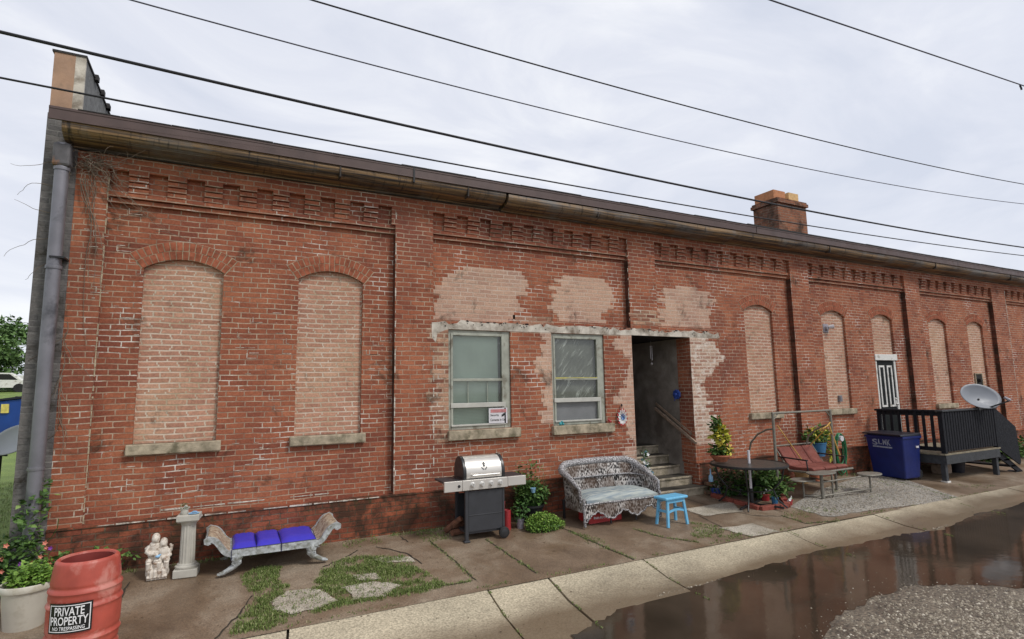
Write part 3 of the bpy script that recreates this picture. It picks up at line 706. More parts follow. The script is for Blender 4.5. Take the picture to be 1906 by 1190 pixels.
for bi, (x0, x1, n, per, nw) in enumerate(BAYS):
    b = MB()
    if bi == 1:
        outer = [Vector((x0,D,3.5)), Vector((x1,D,3.5)), Vector((x1,D,ZC)), Vector((x0,D,ZC))]; hs = []
    elif bi == 2:
        outer = [Vector((x0,D,3.5)), Vector((8.7,D,3.5)), Vector((8.7,D,ZB)), Vector((x1,D,ZB)), Vector((x1,D,ZC)), Vector((x0,D,ZC))]; hs = [arch_pts(c) for c in BW[bi]]
    else:
        outer = [Vector((x0,D,ZB)), Vector((x1,D,ZB)), Vector((x1,D,ZC)), Vector((x0,D,ZC))]; hs = [arch_pts(c) for c in BW[bi]]
        if bi == 3:
            hs[1] = arch_pts(DOORX, z0=1.20)
    b.holes(outer, hs)
    for h in hs: reveal(b, h, .07, skip=())
    bpart(b, 'recessed_wall', M['brick'])
    for c in BW.get(bi, []): blind_window(c, door=(bi == 3 and c == DOORX))
# flush wall of the altered bay, with the two windows and the doorway
W1 = (3.005, 4.06, 1.91, 3.425); W2 = (4.825, 5.90, 1.90, 3.425); DR = (6.518, 7.93, .45, 3.437)
b = MB()
rect = lambda r, y=0: [Vector((r[0],y,r[2])), Vector((r[1],y,r[2])), Vector((r[1],y,r[3])), Vector((r[0],y,r[3]))]
b.holes([Vector((2.763,0,ZB)), Vector((6.518,0,ZB)), Vector((6.518,0,3.437)), Vector((7.93,0,3.437)), Vector((7.985,0,ZB)), Vector((8.70,0,ZB)), Vector((8.70,0,3.57)), Vector((2.763,0,3.57))], [rect(W1), rect(W2)])
reveal(b, rect(W1), .12); reveal(b, rect(W2), .12)
b.quad((2.763,0,3.57),(8.7,0,3.57),(8.7,D,3.57),(2.763,D,3.57)); b.quad((8.7,0,ZB),(8.7,D,ZB),(8.7,D,3.57),(8.7,0,3.57))
bpart(b, 'altered_wall', M['brick'], 'flush wall section around the two windows and the doorway', fix=False)
b = MB(); b.box((-1.64,.5,.3), (6.3,.6,5.6)); b.box((8.2,.5,.3), (40,.6,5.6)); b.box((6.3,2.6,.3),(8.2,2.7,5.6)); bpart(b, 'inner_leaf', M['dark'])
# gable and side walls so that the building is closed from other sides
b = MB(); b.box((-1.95,.3,.3), (-1.6,9,5.9)); bpart(b, 'side_wall', M['greywall'], 'grey painted end wall')
b = MB(); b.box((39.8,.3,.3), (40,9,5.8)); b.box((-1.6,8.8,.3), (39.8,9,5.9)); bpart(b, 'rear_wall', M['brick'])
# parapet on the left
b = MB(); b.box((-1.945,.02,5.80), (-1.74,9,6.585)); bpart(b, 'parapet', M['stucco'], 'tan stucco parapet end')
b = MB(); b.box((-1.74,.02,5.80), (-1.64,.06,6.585)); bpart(b, 'parapet_strip', M['lintel'], 'white strip on the parapet end')
b = MB(); b.box((-1.739,.06,5.78), (-1.645,9,6.58)); bpart(b, 'parapet_cladding', M['greytin'], 'grey inner side of the parapet')
b = MB(); b.box((-1.965,.01,6.58), (-1.63,9,6.605))
for y in (.5,.9,1.3,1.32): b.box((-1.66,y,6.56), (-1.60,y+.09,6.63))
bpart(b, 'coping', M['shingle'])
# roof, fascia, cornice
b = MB(); b.add([(-1.64,-.33,5.735),(40,-.33,5.735),(40,9,6.15),(-1.64,9,6.15),(-1.64,-.33,5.70),(40,-.33,5.70),(40,9,6.1),(-1.64,9,6.1)], [(0,1,2,3),(4,5,6,7),(0,1,5,4),(1,2,6,5),(2,3,7,6),(3,0,4,7)])
roof = bpart(b, 'roof', M['shingle'])
b = MB(); r_ = random.Random(4); x = -1.6
while x < 40:
    w = r_.uniform(.25,.9); b.box((x,-.365,5.744), (x+w-.004,-.1,5.752+r_.uniform(0,.012)+(.012 if x > 9 else 0))); x += w
bpart(b, 'shingle_edge', M['shingle'], parent=roof)
b = MB()
for x0, x1, z1 in ((-1.86,2.34,5.746),(2.352,9.6,5.744),(9.61,17.5,5.742),(17.51,40,5.738)):
    b.box((x0,-.352,5.595), (x1,-.33,z1)); b.box((x0,-.358,z1-.03), (x1,-.352,z1)); b.box((x0,-.356,5.595), (x1,-.352,5.61))
bpart(b, 'fascia', M['fascia'], bevel=.003)
b = MB(); b.box((2.335,-.362,5.52), (2.36,-.33,5.74)); bpart(b, 'fascia_bracket', M['blackpl'])
def cornice(x0, x1, dz, dy):
    prof = [(-.33,5.60),(-.335,5.55),(-.325,5.51),(-.30,5.475),(-.285,5.475),(-.283,5.468),(-.27,5.468),(-.268,5.458),(-.25,5.455),(-.245,5.445),(-.22,5.44),(-.15,5.425),(-.05,5.42),(-.05,5.40),(0.0,5.40),(0.0,5.60)]
    b = MB(); nx = max(2, int((x1-x0)/.6)); rr = random.Random(int(x0*7)); vs = []
    for i in range(nx+1):
        x = x0+(x1-x0)*i/nx; s = rr.uniform(-.008,.008)
        for y, z in prof: vs.append((x, y+dy if y < 0 else y, z+dz+(s if z < 5.55 else 0)))
    k = len(prof)
    b.add(vs, [(i*k+j, (i+1)*k+j, (i+1)*k+j+1, i*k+j+1) for i in range(nx) for j in range(k-1)])
    b.add([vs[j] for j in range(k)], [tuple(t) for t in tessellate_polygon([[Vector(v) for v in vs[:k]]])])
    e_ = vs[-k:]; b.add(e_, [tuple(t) for t in tessellate_polygon([[Vector(v) for v in e_]])])
    return bpart(b, 'cornice', M['cornice'])
cornice(-1.74, 3.86, .012, 0); cornice(3.90, 9.0, -.022, -.012); cornice(9.01, 21, 0, 0); cornice(21.01, 40, 0, 0)
cxr = wx(1110,400,-.3)
b = MB()
for x in (1.3, 3.2, cxr, 12.0, 16.4, 20.5): b.box((x,-.345,5.44), (x+.02,-.20,5.60))
bpart(b, 'cornice_joint', M['soffit'])
b = MB(); b.box((-1.64,-.045,5.40), (40,-.002,5.45)); bpart(b, 'soffit_shadow_strip', M['soffit'])  # dark strip put in for the shadow line where cornice meets wall
# chimney
CY = 1.0; cl = W(1451,430,CY).x; crx = W(1504,437,CY).x; ct = W(1478,374,CY).z
dl = ray(1402.5,400); cy2 = CAM.y + (cl-CAM.x)*dl.y/dl.x
b = MB(); b.box((cl,CY,5.6), (crx,cy2,ct-.13)); chm = bpart(b, 'chimney', M['chimney'], 'soot-stained brick chimney', parent=roof)
b = MB(); b.box((cl-.045,CY-.045,ct-.13), (crx+.045,cy2+.045,ct-.05)); b.box((cl-.02,CY-.02,ct-.05), (crx+.02,cy2+.02,ct)); 
o = bpart(b, 'chimney_cap', M['chimney'], parent=roof)
b = MB(); b.box((cl+.02,CY+.10,ct-.01), (cl+.46,cy2-.05,ct+.24)); b.box((cl+.07,CY+.15,ct+.235), (cl+.41,cy2-.10,ct+.245)); bpart(b, 'chimney_pot', M['clay'], 'orange clay chimney pot', parent=roof)
b = MB(); b.box((cl+.60,CY+.10,ct-.01), (cl+.98,cy2-.05,ct+.25)); bpart(b, 'chimney_pot', M['clayy'], 'yellow clay chimney pot', parent=roof)

# lighter brickwork: courses follow the wall's own coursing
CH = .0677
def course_patch(rows, y, mat, name, label=None, seed=1, thick=.003):
    """rows: list of (z, x0, x1); each course end is snapped to a half brick"""
    b = MB(); r_ = random.Random(seed)
    zs = sorted(rows); zlo = zs[0][0]; zhi = zs[-1][0]; n = int((zhi-zlo)/CH)
    for i in range(n+1):
        z = zlo+i*CH
        for k in range(len(zs)-1):
            if zs[k][0] <= z <= zs[k+1][0]+1e-6:
                t = (z-zs[k][0])/max(1e-6, zs[k+1][0]-zs[k][0]); x0 = zs[k][1]+(zs[k+1][1]-zs[k][1])*t; x1 = zs[k][2]+(zs[k+1][2]-zs[k][2])*t; break
        x0 += r_.choice((-.1,0,0,.1,.05)); x1 += r_.choice((-.1,0,0,.1,-.05))
        zc = round((z)/CH)*CH - .012
        if x1-x0 > .05:
            j0 = r_.uniform(-.006,.006); 
            b.add([(x0,y-thick,zc+j0*.5),(x1,y-thick,zc),(x1+.006,y-thick,zc+CH),(x0-.006,y-thick,zc+CH)], [(0,1,2,3)])
    return bpart(b, name, mat, label, fix=False)
q = lambda u, v, y=D: (W(u,v,y).z, W(u,v,y).x)
def rows_from(pts, y=D):
    out = []
    for (u0, u1, v) in pts:
        a = W(u0, v, y); c = W(u1, v, y); out.append(((a.z+c.z)/2, a.x, c.x))
    return out
course_patch(rows_from([(864,968,502),(845,975,512),(826,985,526),(810,972,542),(808,968,562),(808,962,580),(812,955,597)]), D, M['pale'], 'pale_brick_patch', 'pale painted brick patch over the left window', 2)
course_patch(rows_from([(1052,1120,518),(1036,1138,535),(1027,1140,550),(1026,1134,570),(1030,1126,588),(1036,1128,600)]), D, M['pale'], 'pale_brick_patch', 'pale painted brick patch over the right window', 5)
course_patch(rows_from([(1252,1300,535),(1236,1322,548),(1228,1328,560),(1232,1314,576),(1222,1320,590),(1216,1322,606)]), D, M['pale'], 'pale_brick_patch', 'pale painted brick patch over the doorway', 8)
course_patch(rows_from([(955,1030,592),(955,1034,603)]), D, M['paleworn'], 'worn_brick_patch', None, 3)
course_patch(rows_from([(1172,1222,583),(1172,1222,606)]), -.0, M['paleworn'], 'worn_brick_patch', None, 4)
b = MB()   # rendered lintel band, ragged along the top
r_ = random.Random(3); x = 2.74; top = []
while x < 8.74: top.append(Vector((x,-.004,3.55+r_.uniform(-.045,.03)))); x += r_.uniform(.04,.16)
bot = [Vector((8.74,-.004,3.44)), Vector((7.93,-.004,3.437)), Vector((6.518,-.004,3.437)), Vector((5.9,-.004,3.43)), Vector((4.8,-.004,3.43)), Vector((4.06,-.004,3.428)), Vector((3.0,-.004,3.43)), Vector((2.83,-.004,3.36)), Vector((2.80,-.004,3.22)), Vector((2.74,-.004,3.30))]
b.extrude(top+bot, (0,.003,0)); bpart(b, 'lintel', M['lintel'], 'chipped whitewashed lintel band')
b = MB()
for _ in range(75):
    x = r_.uniform(2.8,8.7); z = 3.545+r_.uniform(-.04,.02) if r_.random() < .75 else r_.uniform(3.46,3.56); w = r_.uniform(.01,.09 if z > 3.53 else .03); h = r_.uniform(.006,.018)
    b.add([(x,-.008,z),(x+w*.6,-.008,z-h*.6),(x+w,-.008,z+h*.2),(x+w*.7,-.008,z+h),(x+w*.2,-.008,z+h*.8)], [(0,1,2,3,4)])
bpart(b, 'lintel_chips', M['dark'], fix=False)['kind'] = 'stuff'
# whitened and pale bricks beside the openings
def side_patch(x0f, x1f, z0, z1, mat, seed, label=None, name='whitened_bricks'):
    b = MB(); r_ = random.Random(seed); z = z0
    while z < z1:
        a = x0f(z) + (r_.choice((-.1,-.05,0,.05)) if seed % 2 else 0); c = x1f(z)+(r_.choice((-.1,-.05,0,.05,.1)) if not seed % 2 else 0)
        zc = round(z/CH)*CH-.012
        if c-a > .03: b.add([(a,-.003,max(zc,ZB)),(c,-.003,max(zc,ZB)),(c,-.003,zc+CH),(a,-.003,zc+CH)], [(0,1,2,3)])
        z += CH
    bpart(b, name, mat, label, fix=False)
side_patch(lambda z: 7.932+.0*z if z > 1.7 else 7.935+(1.7-z)*.07, lambda z: 8.45+.28*math.sin(z*4.2+1)+.12*math.sin(z*9), 1.45, 3.45, M['whitened'], 2, 'whitened brickwork right of the doorway')
side_patch(lambda z: 6.30+.10*math.sin(z*5)+.06*math.sin(z*13), lambda z: 6.517, 1.10, 3.45, M['pale'], 3, 'pale bricks left of the doorway')
side_patch(lambda z: 4.64+.07*math.sin(z*6), lambda z: 4.822, 1.95, 3.44, M['pale'], 5, 'pale bricks left of the second window')
side_patch(lambda z: 2.80+.05*math.sin(z*7), lambda z: 3.003, 1.75, 3.40, M['paleworn'], 7)
# white mortar seams along bay edges and the ledge
SEAMS = {}
def seam(p0, p1, w, mat, seed, gap=.25, step=.07):
    b = MB(); r_ = random.Random(seed); p0 = Vector(p0); p1 = Vector(p1); d = p1-p0; L = d.length; d.normalize(); n_ = Vector((d.z,0,-d.x)) ; t = 0
    while t < L:
        s = r_.uniform(.3,1.6)*step
        if r_.random() > gap:
            a = p0+d*t; c = p0+d*min(L,t+s*.92); w0 = w*r_.uniform(.3,1.1); w1 = w*r_.uniform(.3,1.1)
            b.add([a-n_*w0/2, c-n_*w1/2, c+n_*w1/2, a+n_*w0/2], [(0,1,2,3)])
        t += s
    SEAMS.setdefault(mat.name, MB()).add(b.v, b.f)
seam((-1.322,-.004,1.1), (-1.322,-.004,5.2), .018, M['mortar'], 1, .35)
seam((2.186,-.004,1.1), (2.186,-.004,5.15), .020, M['mortarw'], 2, .35)
seam((2.77,-.004,1.3), (2.77,-.004,3.3), .018, M['mortarw'], 3, .45)
seam((6.50,-.004,3.7), (6.50,-.004,5.2), .014, M['mortarw'], 8, .55)
seam((10.99+.05,-.004,3.0), (10.99+.05,-.004,5.2), .014, M['mortarw'], 9, .5)
seam((-1.3,-.036,1.068), (2.2,-.036,1.066), .020, M['mortarw'], 4, .12, .2)
seam((-.6,.105,1.15), (2.17,.105,1.16), .022, M['mortarw'], 5, .25, .3)
seam((20.85,-.004,1.2), (20.85,-.004,5.2), .028, M['lintel'], 12, .02, .12)
# repointed patches: pale ragged joints on the wall
for i, (x0, x1, z0, z1, y) in enumerate([(-1.25,-.95,3.2,4.9,D),(-1.6,-1.35,3.6,4.6,0),(.1,.8,2.3,3.6,D),(1.78,2.15,2.2,3.4,D),(.1,.9,1.35,1.9,D),(4.3,6.3,1.2,1.75,0),(2.85,3.0,1.3,1.9,0),(-1.0,.0,1.2,1.7,D),(3.0,4.2,1.55,1.75,0),(9,11,1.3,1.7,D),(8.6,9.3,1.6,2.2,D)]):
    b = MB(); r_ = random.Random(40+i); n = int((x1-x0)*(z1-z0)*22)+4
    for _ in range(n):
        z = round(r_.uniform(z0,z1)/CH)*CH-.012; x = r_.uniform(x0,x1); w = r_.uniform(.03,.17); h = r_.uniform(.004,.010)
        b.add([(x,y-.002,z-h/2),(x+w,y-.002,z-h/3),(x+w,y-.002,z+h/2),(x,y-.002,z+h/3)], [(0,1,2,3)])
        if r_.random() < .35: b.add([(x,y-.0025,z),(x+h,y-.0025,z),(x+h,y-.0025,z+CH),(x,y-.0025,z+CH)], [(0,1,2,3)])
    SEAMS[M['mortarw'].name].add(b.v, b.f)

for k_, b in SEAMS.items():
    o = bpart(b, 'mortar_smears', bpy.data.materials[k_], 'pale mortar smeared along joints and bay edges' if 'mortar' in k_ else 'pale vertical seam', fix=False); o['kind'] = 'stuff'
# sash windows
def sash(r, rail, low, kind, label):
    x0, x1, z0, z1 = r
    fr = MB(); Y0 = .03
    fr.box((x0,Y0,z0),(x0+.05,Y0+.08,z1)); fr.box((x1-.115,Y0,z0),(x1,Y0+.08,z1)); fr.box((x0+.05,Y0,z1-.05),(x1-.115,Y0+.08,z1)); fr.box((x0+.05,Y0,z0),(x1-.115,Y0+.08,z0+.055))
    root = bpart(fr, 'window', M['winframe'], label, bevel=.005)
    xa, xb = x0+.05, x1-.115; za, zb = z0+.055, z1-.05
    s = MB(); s.box((xb-.035,Y0-.012,za),(xb+.004,Y0+.03,zb)); s.box((xa-.004,Y0-.012,za),(xa+.03,Y0+.03,zb)); s.box((xa+.03,Y0-.012,zb-.035),(xb-.035,Y0+.03,zb)); s.box((xa+.03,Y0-.012,rail-.02),(xb-.035,Y0+.03,rail+.02)); bpart(s, 'sash', M['winframe'], parent=root, bevel=.004)
    s = MB(); s.box((xa-.01,Y0-.022,low-.035),(xb+.02,Y0+.025,low+.035)); s.box((xb-.01,Y0-.02,za),(xb+.022,Y0-.012,low-.035)); s.box((xa,Y0-.02,za-.002),(xb-.01,Y0-.01,za+.025)); bpart(s, 'storm_sash', M['winlight'], parent=root, bevel=.004)
    g = MB(); g.quad((xa,Y0+.018,low),(xb,Y0+.018,low),(xb,Y0+.018,zb),(xa,Y0+.018,zb)); g.quad((xa,Y0+.012,za),(xb,Y0+.012,za),(xb,Y0+.012,low),(xa,Y0+.012,low)); bpart(g, 'pane', M['glass'], parent=root)
    if kind == 'blind':
        bl = MB(); z = za
        while z < zb:
            bl.add([(xa-.02,Y0+.075,z),(xb-.06,Y0+.075,z),(xb-.06,Y0+.062,z+.021),(xa-.02,Y0+.062,z+.021)], [(0,1,2,3)]); z += .0215
        bpart(bl, 'blind', M['blind'], parent=root, fix=False)
        s = MB(); s.box((xb-.065,Y0+.056,za),(xb+.01,Y0+.07,zb)); bpart(s, 'curtain_edge', M['sheet'], parent=root)
        s = MB()
        for fx in (.33,.70): s.box((xa+(xb-xa)*fx-.007,Y0+.035,low+.03),(xa+(xb-xa)*fx+.007,Y0+.05,rail-.02))
        bpart(s, 'muntin', M['winframe'], parent=root)
    else:
        s = MB(); n = 14; vs = [(xa+(xb-xa)*i/n, Y0+.06+.006*math.sin(i*1.7), z) for z in (low,zb) for i in range(n+1)]
        s.add(vs, [(i,i+1,n+2+i,n+1+i) for i in range(n)]); bpart(s, 'plastic_sheet', M['sheet'], parent=root, fix=False)
        s = MB(); s.quad((xa,Y0+.045,za),(xb,Y0+.045,za),(xb,Y0+.045,low),(xa,Y0+.045,low)); bpart(s, 'screen', M['screen'], parent=root)
        s = MB(); s.box((xa+.02,Y0-.016,rail+.006),(xa+.24,Y0-.012,rail+.02)); s.box((xa+.24,Y0-.016,rail+.01),(xb-.04,Y0-.0125,rail+.019)); bpart(s, 'draught_tape', M['yellow'], parent=root)
    k = MB(); k.quad((x0,.119,z0),(x1,.119,z0),(x1,.119,z1),(x0,.119,z1)); bpart(k, 'window_back', M['dark'], parent=root)
    return root
sash(W1, 2.66, 2.275, 'blind', 'left sash window with pale blinds'); sash(W2, 2.665, 2.31, 'sheet', 'right sash window with wrinkled plastic sheeting')
b = MB(); b.box((2.985,-.075,1.765),(4.19,.06,1.908)); bpart(b, 'window_sill', M['sill'], bevel=.01)
b = MB(); b.box((4.79,-.075,1.755),(6.02,.06,1.90)); bpart(b, 'window_sill', M['sill'], bevel=.01)

# stairwell behind the doorway
b = MB()
b.box((7.96,-.018,.45),(7.984,.36,ZB)); b.box((7.985,.301,.45),(8.15,.36,ZB)); b.box((7.932,.004,ZB),(8.15,.36,3.437)); b.box((6.40,.001,.45),(6.5175,.36,3.437))
bpart(b, 'door_jamb', M['brick'], 'brick door jambs')
b = MB(); b.box((7.95,.36,.45),(8.1,2.6,3.6)); b.box((6.4,.36,.45),(6.50,2.6,3.6)); bpart(b, 'stairwell_wall', M['plaster'])
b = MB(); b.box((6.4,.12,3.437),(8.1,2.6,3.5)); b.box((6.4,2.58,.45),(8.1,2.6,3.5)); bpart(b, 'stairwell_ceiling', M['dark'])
st = [(-.145,.675,8.03),(.15,.832,7.94),(.475,.998,7.955),(.76,1.165,7.955),(1.05,1.33,7.955)]
b = MB(); r_ = random.Random(9)
for i, (y, z, xr) in enumerate(st):
    b.box((6.53,y,z-.17-.04),(xr,y+.36,z-.035)); b.box((6.525,y-.018,z-.035),(xr+.002,y+.36,z))
stp = bpart(b, 'stairs', M['step'], 'worn concrete steps', bevel=.008)
for i, (y, z, xr) in enumerate(st):
    b = MB(); b.quad((6.53,y+.012,z+.0025),(xr-.02,y+.012,z+.0025),(xr-.02,y+.34,z+.0025),(6.53,y+.34,z+.0025)); bpart(b, 'tread', M['darktread'], parent=stp)
b = MB(); A0 = Vector((7.87,1.0,2.07)); A1 = Vector((7.90,-.05,1.445)); b.beam(A0, A1, .035, .05); b.beam(A0+Vector((.03,0,.10)), A1+Vector((.02,.12,.16)), .02, .04)
b.box((7.88,.75,1.90),(7.95,.78,1.95)); b.box((7.88,.2,1.57),(7.93,.23,1.62)); bpart(b, 'handrail', M['wood'], 'wooden stair handrail')

# panelled door up on the deck
dx = DOORX
b = MB(); b.box((dx-.435,D+.012,1.20),(dx-.36,D+.06,3.06)); b.box((dx+.36,D+.012,1.20),(dx+.435,D+.06,3.06)); b.box((dx-.455,D-.02,3.055),(dx+.475,D+.06,3.205))
dr = bpart(b, 'door', M['white'], 'black panelled door in a white frame', bevel=.006)
b = MB(); b.box((dx-.36,D+.035,1.20),(dx+.36,D+.055,3.055)); bpart(b, 'door_leaf', M['doorblk'], parent=dr)
b = MB()
for s in (-1,1):
    xa, xb = (dx-.28, dx-.05) if s < 0 else (dx+.06, dx+.27); z0, z1 = 1.92, 2.93
    b.box((xa,D+.02,z0),(xa+.045,D+.036,z1)); b.box((xb-.045,D+.02,z0),(xb,D+.036,z1)); b.box((xa+.045,D+.02,z1-.045),(xb-.045,D+.036,z1)); b.box((xa+.045,D+.02,z0),(xb-.045,D+.036,z0+.045))
bpart(b, 'panel_trim', M['white'], parent=dr)
b = MB(); b.sphere((dx+.325,D+.0,1.98),.028); b.box((dx+.30,D+.028,1.92),(dx+.35,D+.036,2.14)); b.sphere((dx+.325,D+.01,2.1),.02); bpart(b, 'door_handle', M['steelm'], parent=dr)

# downspout on the corner
b = MB(); px_ = [(118,262),(112,335),(98,480),(82,700),(66,900),(50,1035)]
pts = [Vector((-1.75,-.13,5.40)), Vector((-1.75,-.12,5.12)), Vector((-1.748,-.12,4.2)), Vector((-1.747,-.12,3.2)), Vector((-1.746,-.12,2.0)), Vector((-1.745,-.13,1.1)), Vector((-1.742,-.16,.62))]
b.tube(pts, .070, 14)
for z in (5.1,3.95,1.75): b.lathe([(.078,z-.02),(.08,z),(.078,z+.02)], (-1.748,-.12,0), 14)
dsp = bpart(b, 'downspout', M['pipe'])
b = MB(); b.box((-1.835,-.20,5.12),(-1.665,-.03,5.40)); bpart(b, 'downspout_head', simple('stained_hopper', (.10,.095,.10), .7, var=.4, scale=7, dirt=(.25,.12,.06), dirt_amt=.15), parent=dsp, bevel=.03)
b = MB(); b.box((-1.78,-.20,4.05),(-1.64,-.002,4.07)); bpart(b, 'pipe_strap', M['blackpl'], parent=dsp)

# utility boxes on the wall
p = W(1562,742,.165); b = MB(); b.box((p.x-.05,.12,p.z-.07),(p.x+.05,.166,p.z+.07)); b.box((p.x-.03,.112,p.z-.04),(p.x+.03,.12,p.z+.04)); bpart(b, 'outlet_box', M['pipe'])

# ------------------------------------------------------------------ leaves
def leaves(b, c, rad, n, size, seed=0, flat=.5, shell=.0, up=.3):
    r = random.Random(seed); c = Vector(c)
    for _ in range(n):
        while True:
            d = Vector((r.uniform(-1,1), r.uniform(-1,1), r.uniform(-1,1)))
            if d.length <= 1 and d.length >= shell: break
        p = c + Vector((d.x*rad[0], d.y*rad[1], d.z*rad[2]))
        s = size*r.uniform(.5,1.3); ax = (Vector((r.gauss(0,1), r.gauss(0,1), r.gauss(0,1)*flat)) + d*.6).normalized()
        nn = Vector((r.gauss(0,.6), r.gauss(0,.6), 1+up)).normalized(); sd_ = ax.cross(nn)
        if sd_.length < .01: continue
        sd_.normalize(); nn = sd_.cross(ax)
        a = p; t = p+ax*s; m_ = p+ax*s*.45
        b.add([a, m_+sd_*s*.30-nn*s*.04, t-nn*s*.12, m_-sd_*s*.30-nn*s*.04, m_+nn*s*.03], [(0,1,4),(1,2,4),(2,3,4),(3,0,4)])
    return b
def flowers(b, c, rad, n, size, seed=0):
    r = random.Random(seed); c = Vector(c)
    for _ in range(n):
        p = c+Vector((r.uniform(-1,1)*rad[0], r.uniform(-1,1)*rad[1], r.uniform(-1,1)*rad[2])); s = size*r.uniform(.7,1.2)
        nn = Vector((r.uniform(-.5,.5), -1, r.uniform(-.2,.8))).normalized(); x = nn.cross(Vector((0,0,1))).normalized(); y = nn.cross(x)
        vs = [p-nn*s*.3]; 
        for k in range(10):
            a = k*math.pi/5; q_ = s*(1 if k % 2 else .6); vs.append(p+(x*math.cos(a)+y*math.sin(a))*q_+nn*s*.1)
        b.add(vs, [(0,1+k,1+(k+1)%10) for k in range(10)])
    return b
def bt(b, name, mat, par, label=None, bevel=0, fix=True, seg=2): return b.build(name, mat, par, label, bevel, fix, None, seg)

# ------------------------------------------------------------------ overhead lines
def wire(name, uvs, Y, r, mat, label):
    P = [W(u,v,Y) for u,v in uvs]
    # least-squares parabola z(x) through the sighted points: one clean sag
    n = len(P); S = [[sum(p.x**(i+j) for p in P) for j in range(3)] for i in range(3)]; T = [sum(p.z*p.x**i for p in P) for i in range(3)]
    from mathutils import Matrix as Mx
    k = Mx(S).inverted() @ Vector(T)
    x0 = P[0].x-6; x1 = P[-1].x+14; pts = []
    for i in range(61):
        x = x0+(x1-x0)*i/60; pts.append((x, Y, k[0]+k[1]*x+k[2]*x*x))
    b = MB(); b.tube(pts, r, 8); o = b.build(name, mat); return tag(o, label, 'overhead line', 'overhead lines along the alley')
wire('power_line', [(0,65),(333,135),(640,206),(960,280),(1280,344),(1600,415),(1906,460)], -1.5, .017, M['cable'], 'thickest black overhead cable, crossing in front of the top of the parapet')
wire('power_line', [(0,147),(333,213),(640,265),(960,323),(1280,380),(1600,440),(1906,475)], -1.0, .0115, M['cable'], 'lowest black overhead cable, running just above the roof edge')
wire('power_line', [(245,0),(640,106),(960,193),(1280,265),(1600,333),(1906,380)], -2, .0075, M['cableg'], 'thin grey overhead wire between the thick cable and the upper one')
wire('power_line', [(577,0),(925,100),(1280,197),(1600,280),(1906,343)], -2, .0095, M['cable'], 'second highest overhead cable, high across the middle of the sky')
wire('power_line', [(1434,0),(1550,40),(1700,90),(1906,160)], -4, .009, M['cableg'], 'topmost overhead wire at the upper right, with a dark clamp on it')
p = W(1900,162,-4); b = MB(); b.tube([p+Vector((-.03,0,.02)), p+Vector((0,0,-.005)), p+Vector((.02,0,-.05))], .014, 8)
tag(b.build('wire_clamp', M['cable']), 'small dark clamp hanging on the wire at the upper right', 'clamp')

# ------------------------------------------------------------------ red barrel
bx, by = -.915, -2.13; bz = gz(bx,by)
t = thing('plastic_barrel', (bx,by,bz), 'red plastic barrel, open at the top, with a private property sign', 'barrel')
H_ = .845
def brad(z):
    f = z/H_; return .208 + .036*math.sin(math.pi*min(1,max(0,f*1.0)))**.8
prof = []
for i in range(90):
    z = H_*i/89*.955; r = brad(z)
    for zr in (.16,.27,.51,.62):
        r += .010*math.exp(-((z-zr)/.013)**2) - .006*math.exp(-((z-zr-.032)/.011)**2)
    prof.append((r, z))
prof[0] = (.19, 0)
prof += [(.214,H_*.962),(.213,H_*.975),(.206,H_*.990),(.194,H_),(.182,H_*.995),(.176,H_*.98)]
b = MB(); b.lathe([(.0,0)]+prof, n=56); bt(b, 'barrel_body', M['redbarrel'], t)
b = MB(); b.lathe([(.176,H_*.98),(.178,H_*.9),(.20,H_*.6),(.20,.05),(.0,.04)], n=48); bt(b, 'barrel_inside', M['redbarrelin'], t)
def wrap(vs, r, phi0, z0):   # flat sign onto the barrel
    out = []
    for v in vs:
        a = phi0+v.x/r; out.append((math.cos(a)*(r+v.z), math.sin(a)*(r+v.z), z0+v.y))
    return out
toc = Vector((CAM.x-bx, CAM.y-by)); phi = math.atan2(toc.y, toc.x) - R(22)
sr_, sw, sh, sz = .257, .29, .205, .455
def curved_panel(w, h, dr, n=16):
    b = MB(); vs = []
    for j in (-1,1):
        for i in range(n+1): vs.append(Vector((-w/2+w*i/n, j*h/2, dr)))
    b.add(wrap(vs, sr_, phi, sz), [(i,i+1,n+2+i,n+1+i) for i in range(n)]); return b
sg = bt(curved_panel(sw+.012, sh+.012, 0), 'sign', M['signblk'], t, 'black sign reading PRIVATE PROPERTY NO TRESPASSING')
b = MB(); w_, h_ = sw-.012, sh-.012
for (x0,x1,y0,y1) in ((-w_/2,w_/2,h_/2-.006,h_/2),(-w_/2,w_/2,-h_/2,-h_/2+.006),(-w_/2,-w_/2+.006,-h_/2,h_/2),(w_/2-.006,w_/2,-h_/2,h_/2)):
    n = 14; vs = [Vector((x0+(x1-x0)*i/n, y, .002)) for y in (y0,y1) for i in range(n+1)]; b.add(wrap(vs, sr_, phi, sz), [(i,i+1,n+2+i,n+1+i) for i in range(n)])
bt(b, 'sign_border', M['signwht'], sg)
b = MB()
for txt, w, h, y in (('PRIVATE',.20,.062,.052),('PROPERTY',.252,.062,-.016),('NO TRESPASSING',.215,.026,-.070)):
    vs, fs = text_mesh(txt, w, h, .012); vs = [Vector((v.x, v.y+y, .003)) for v in vs]; b.add(wrap(vs, sr_, phi, sz), fs)
bt(b, 'sign_lettering', M['signwht'], sg, fix=False)

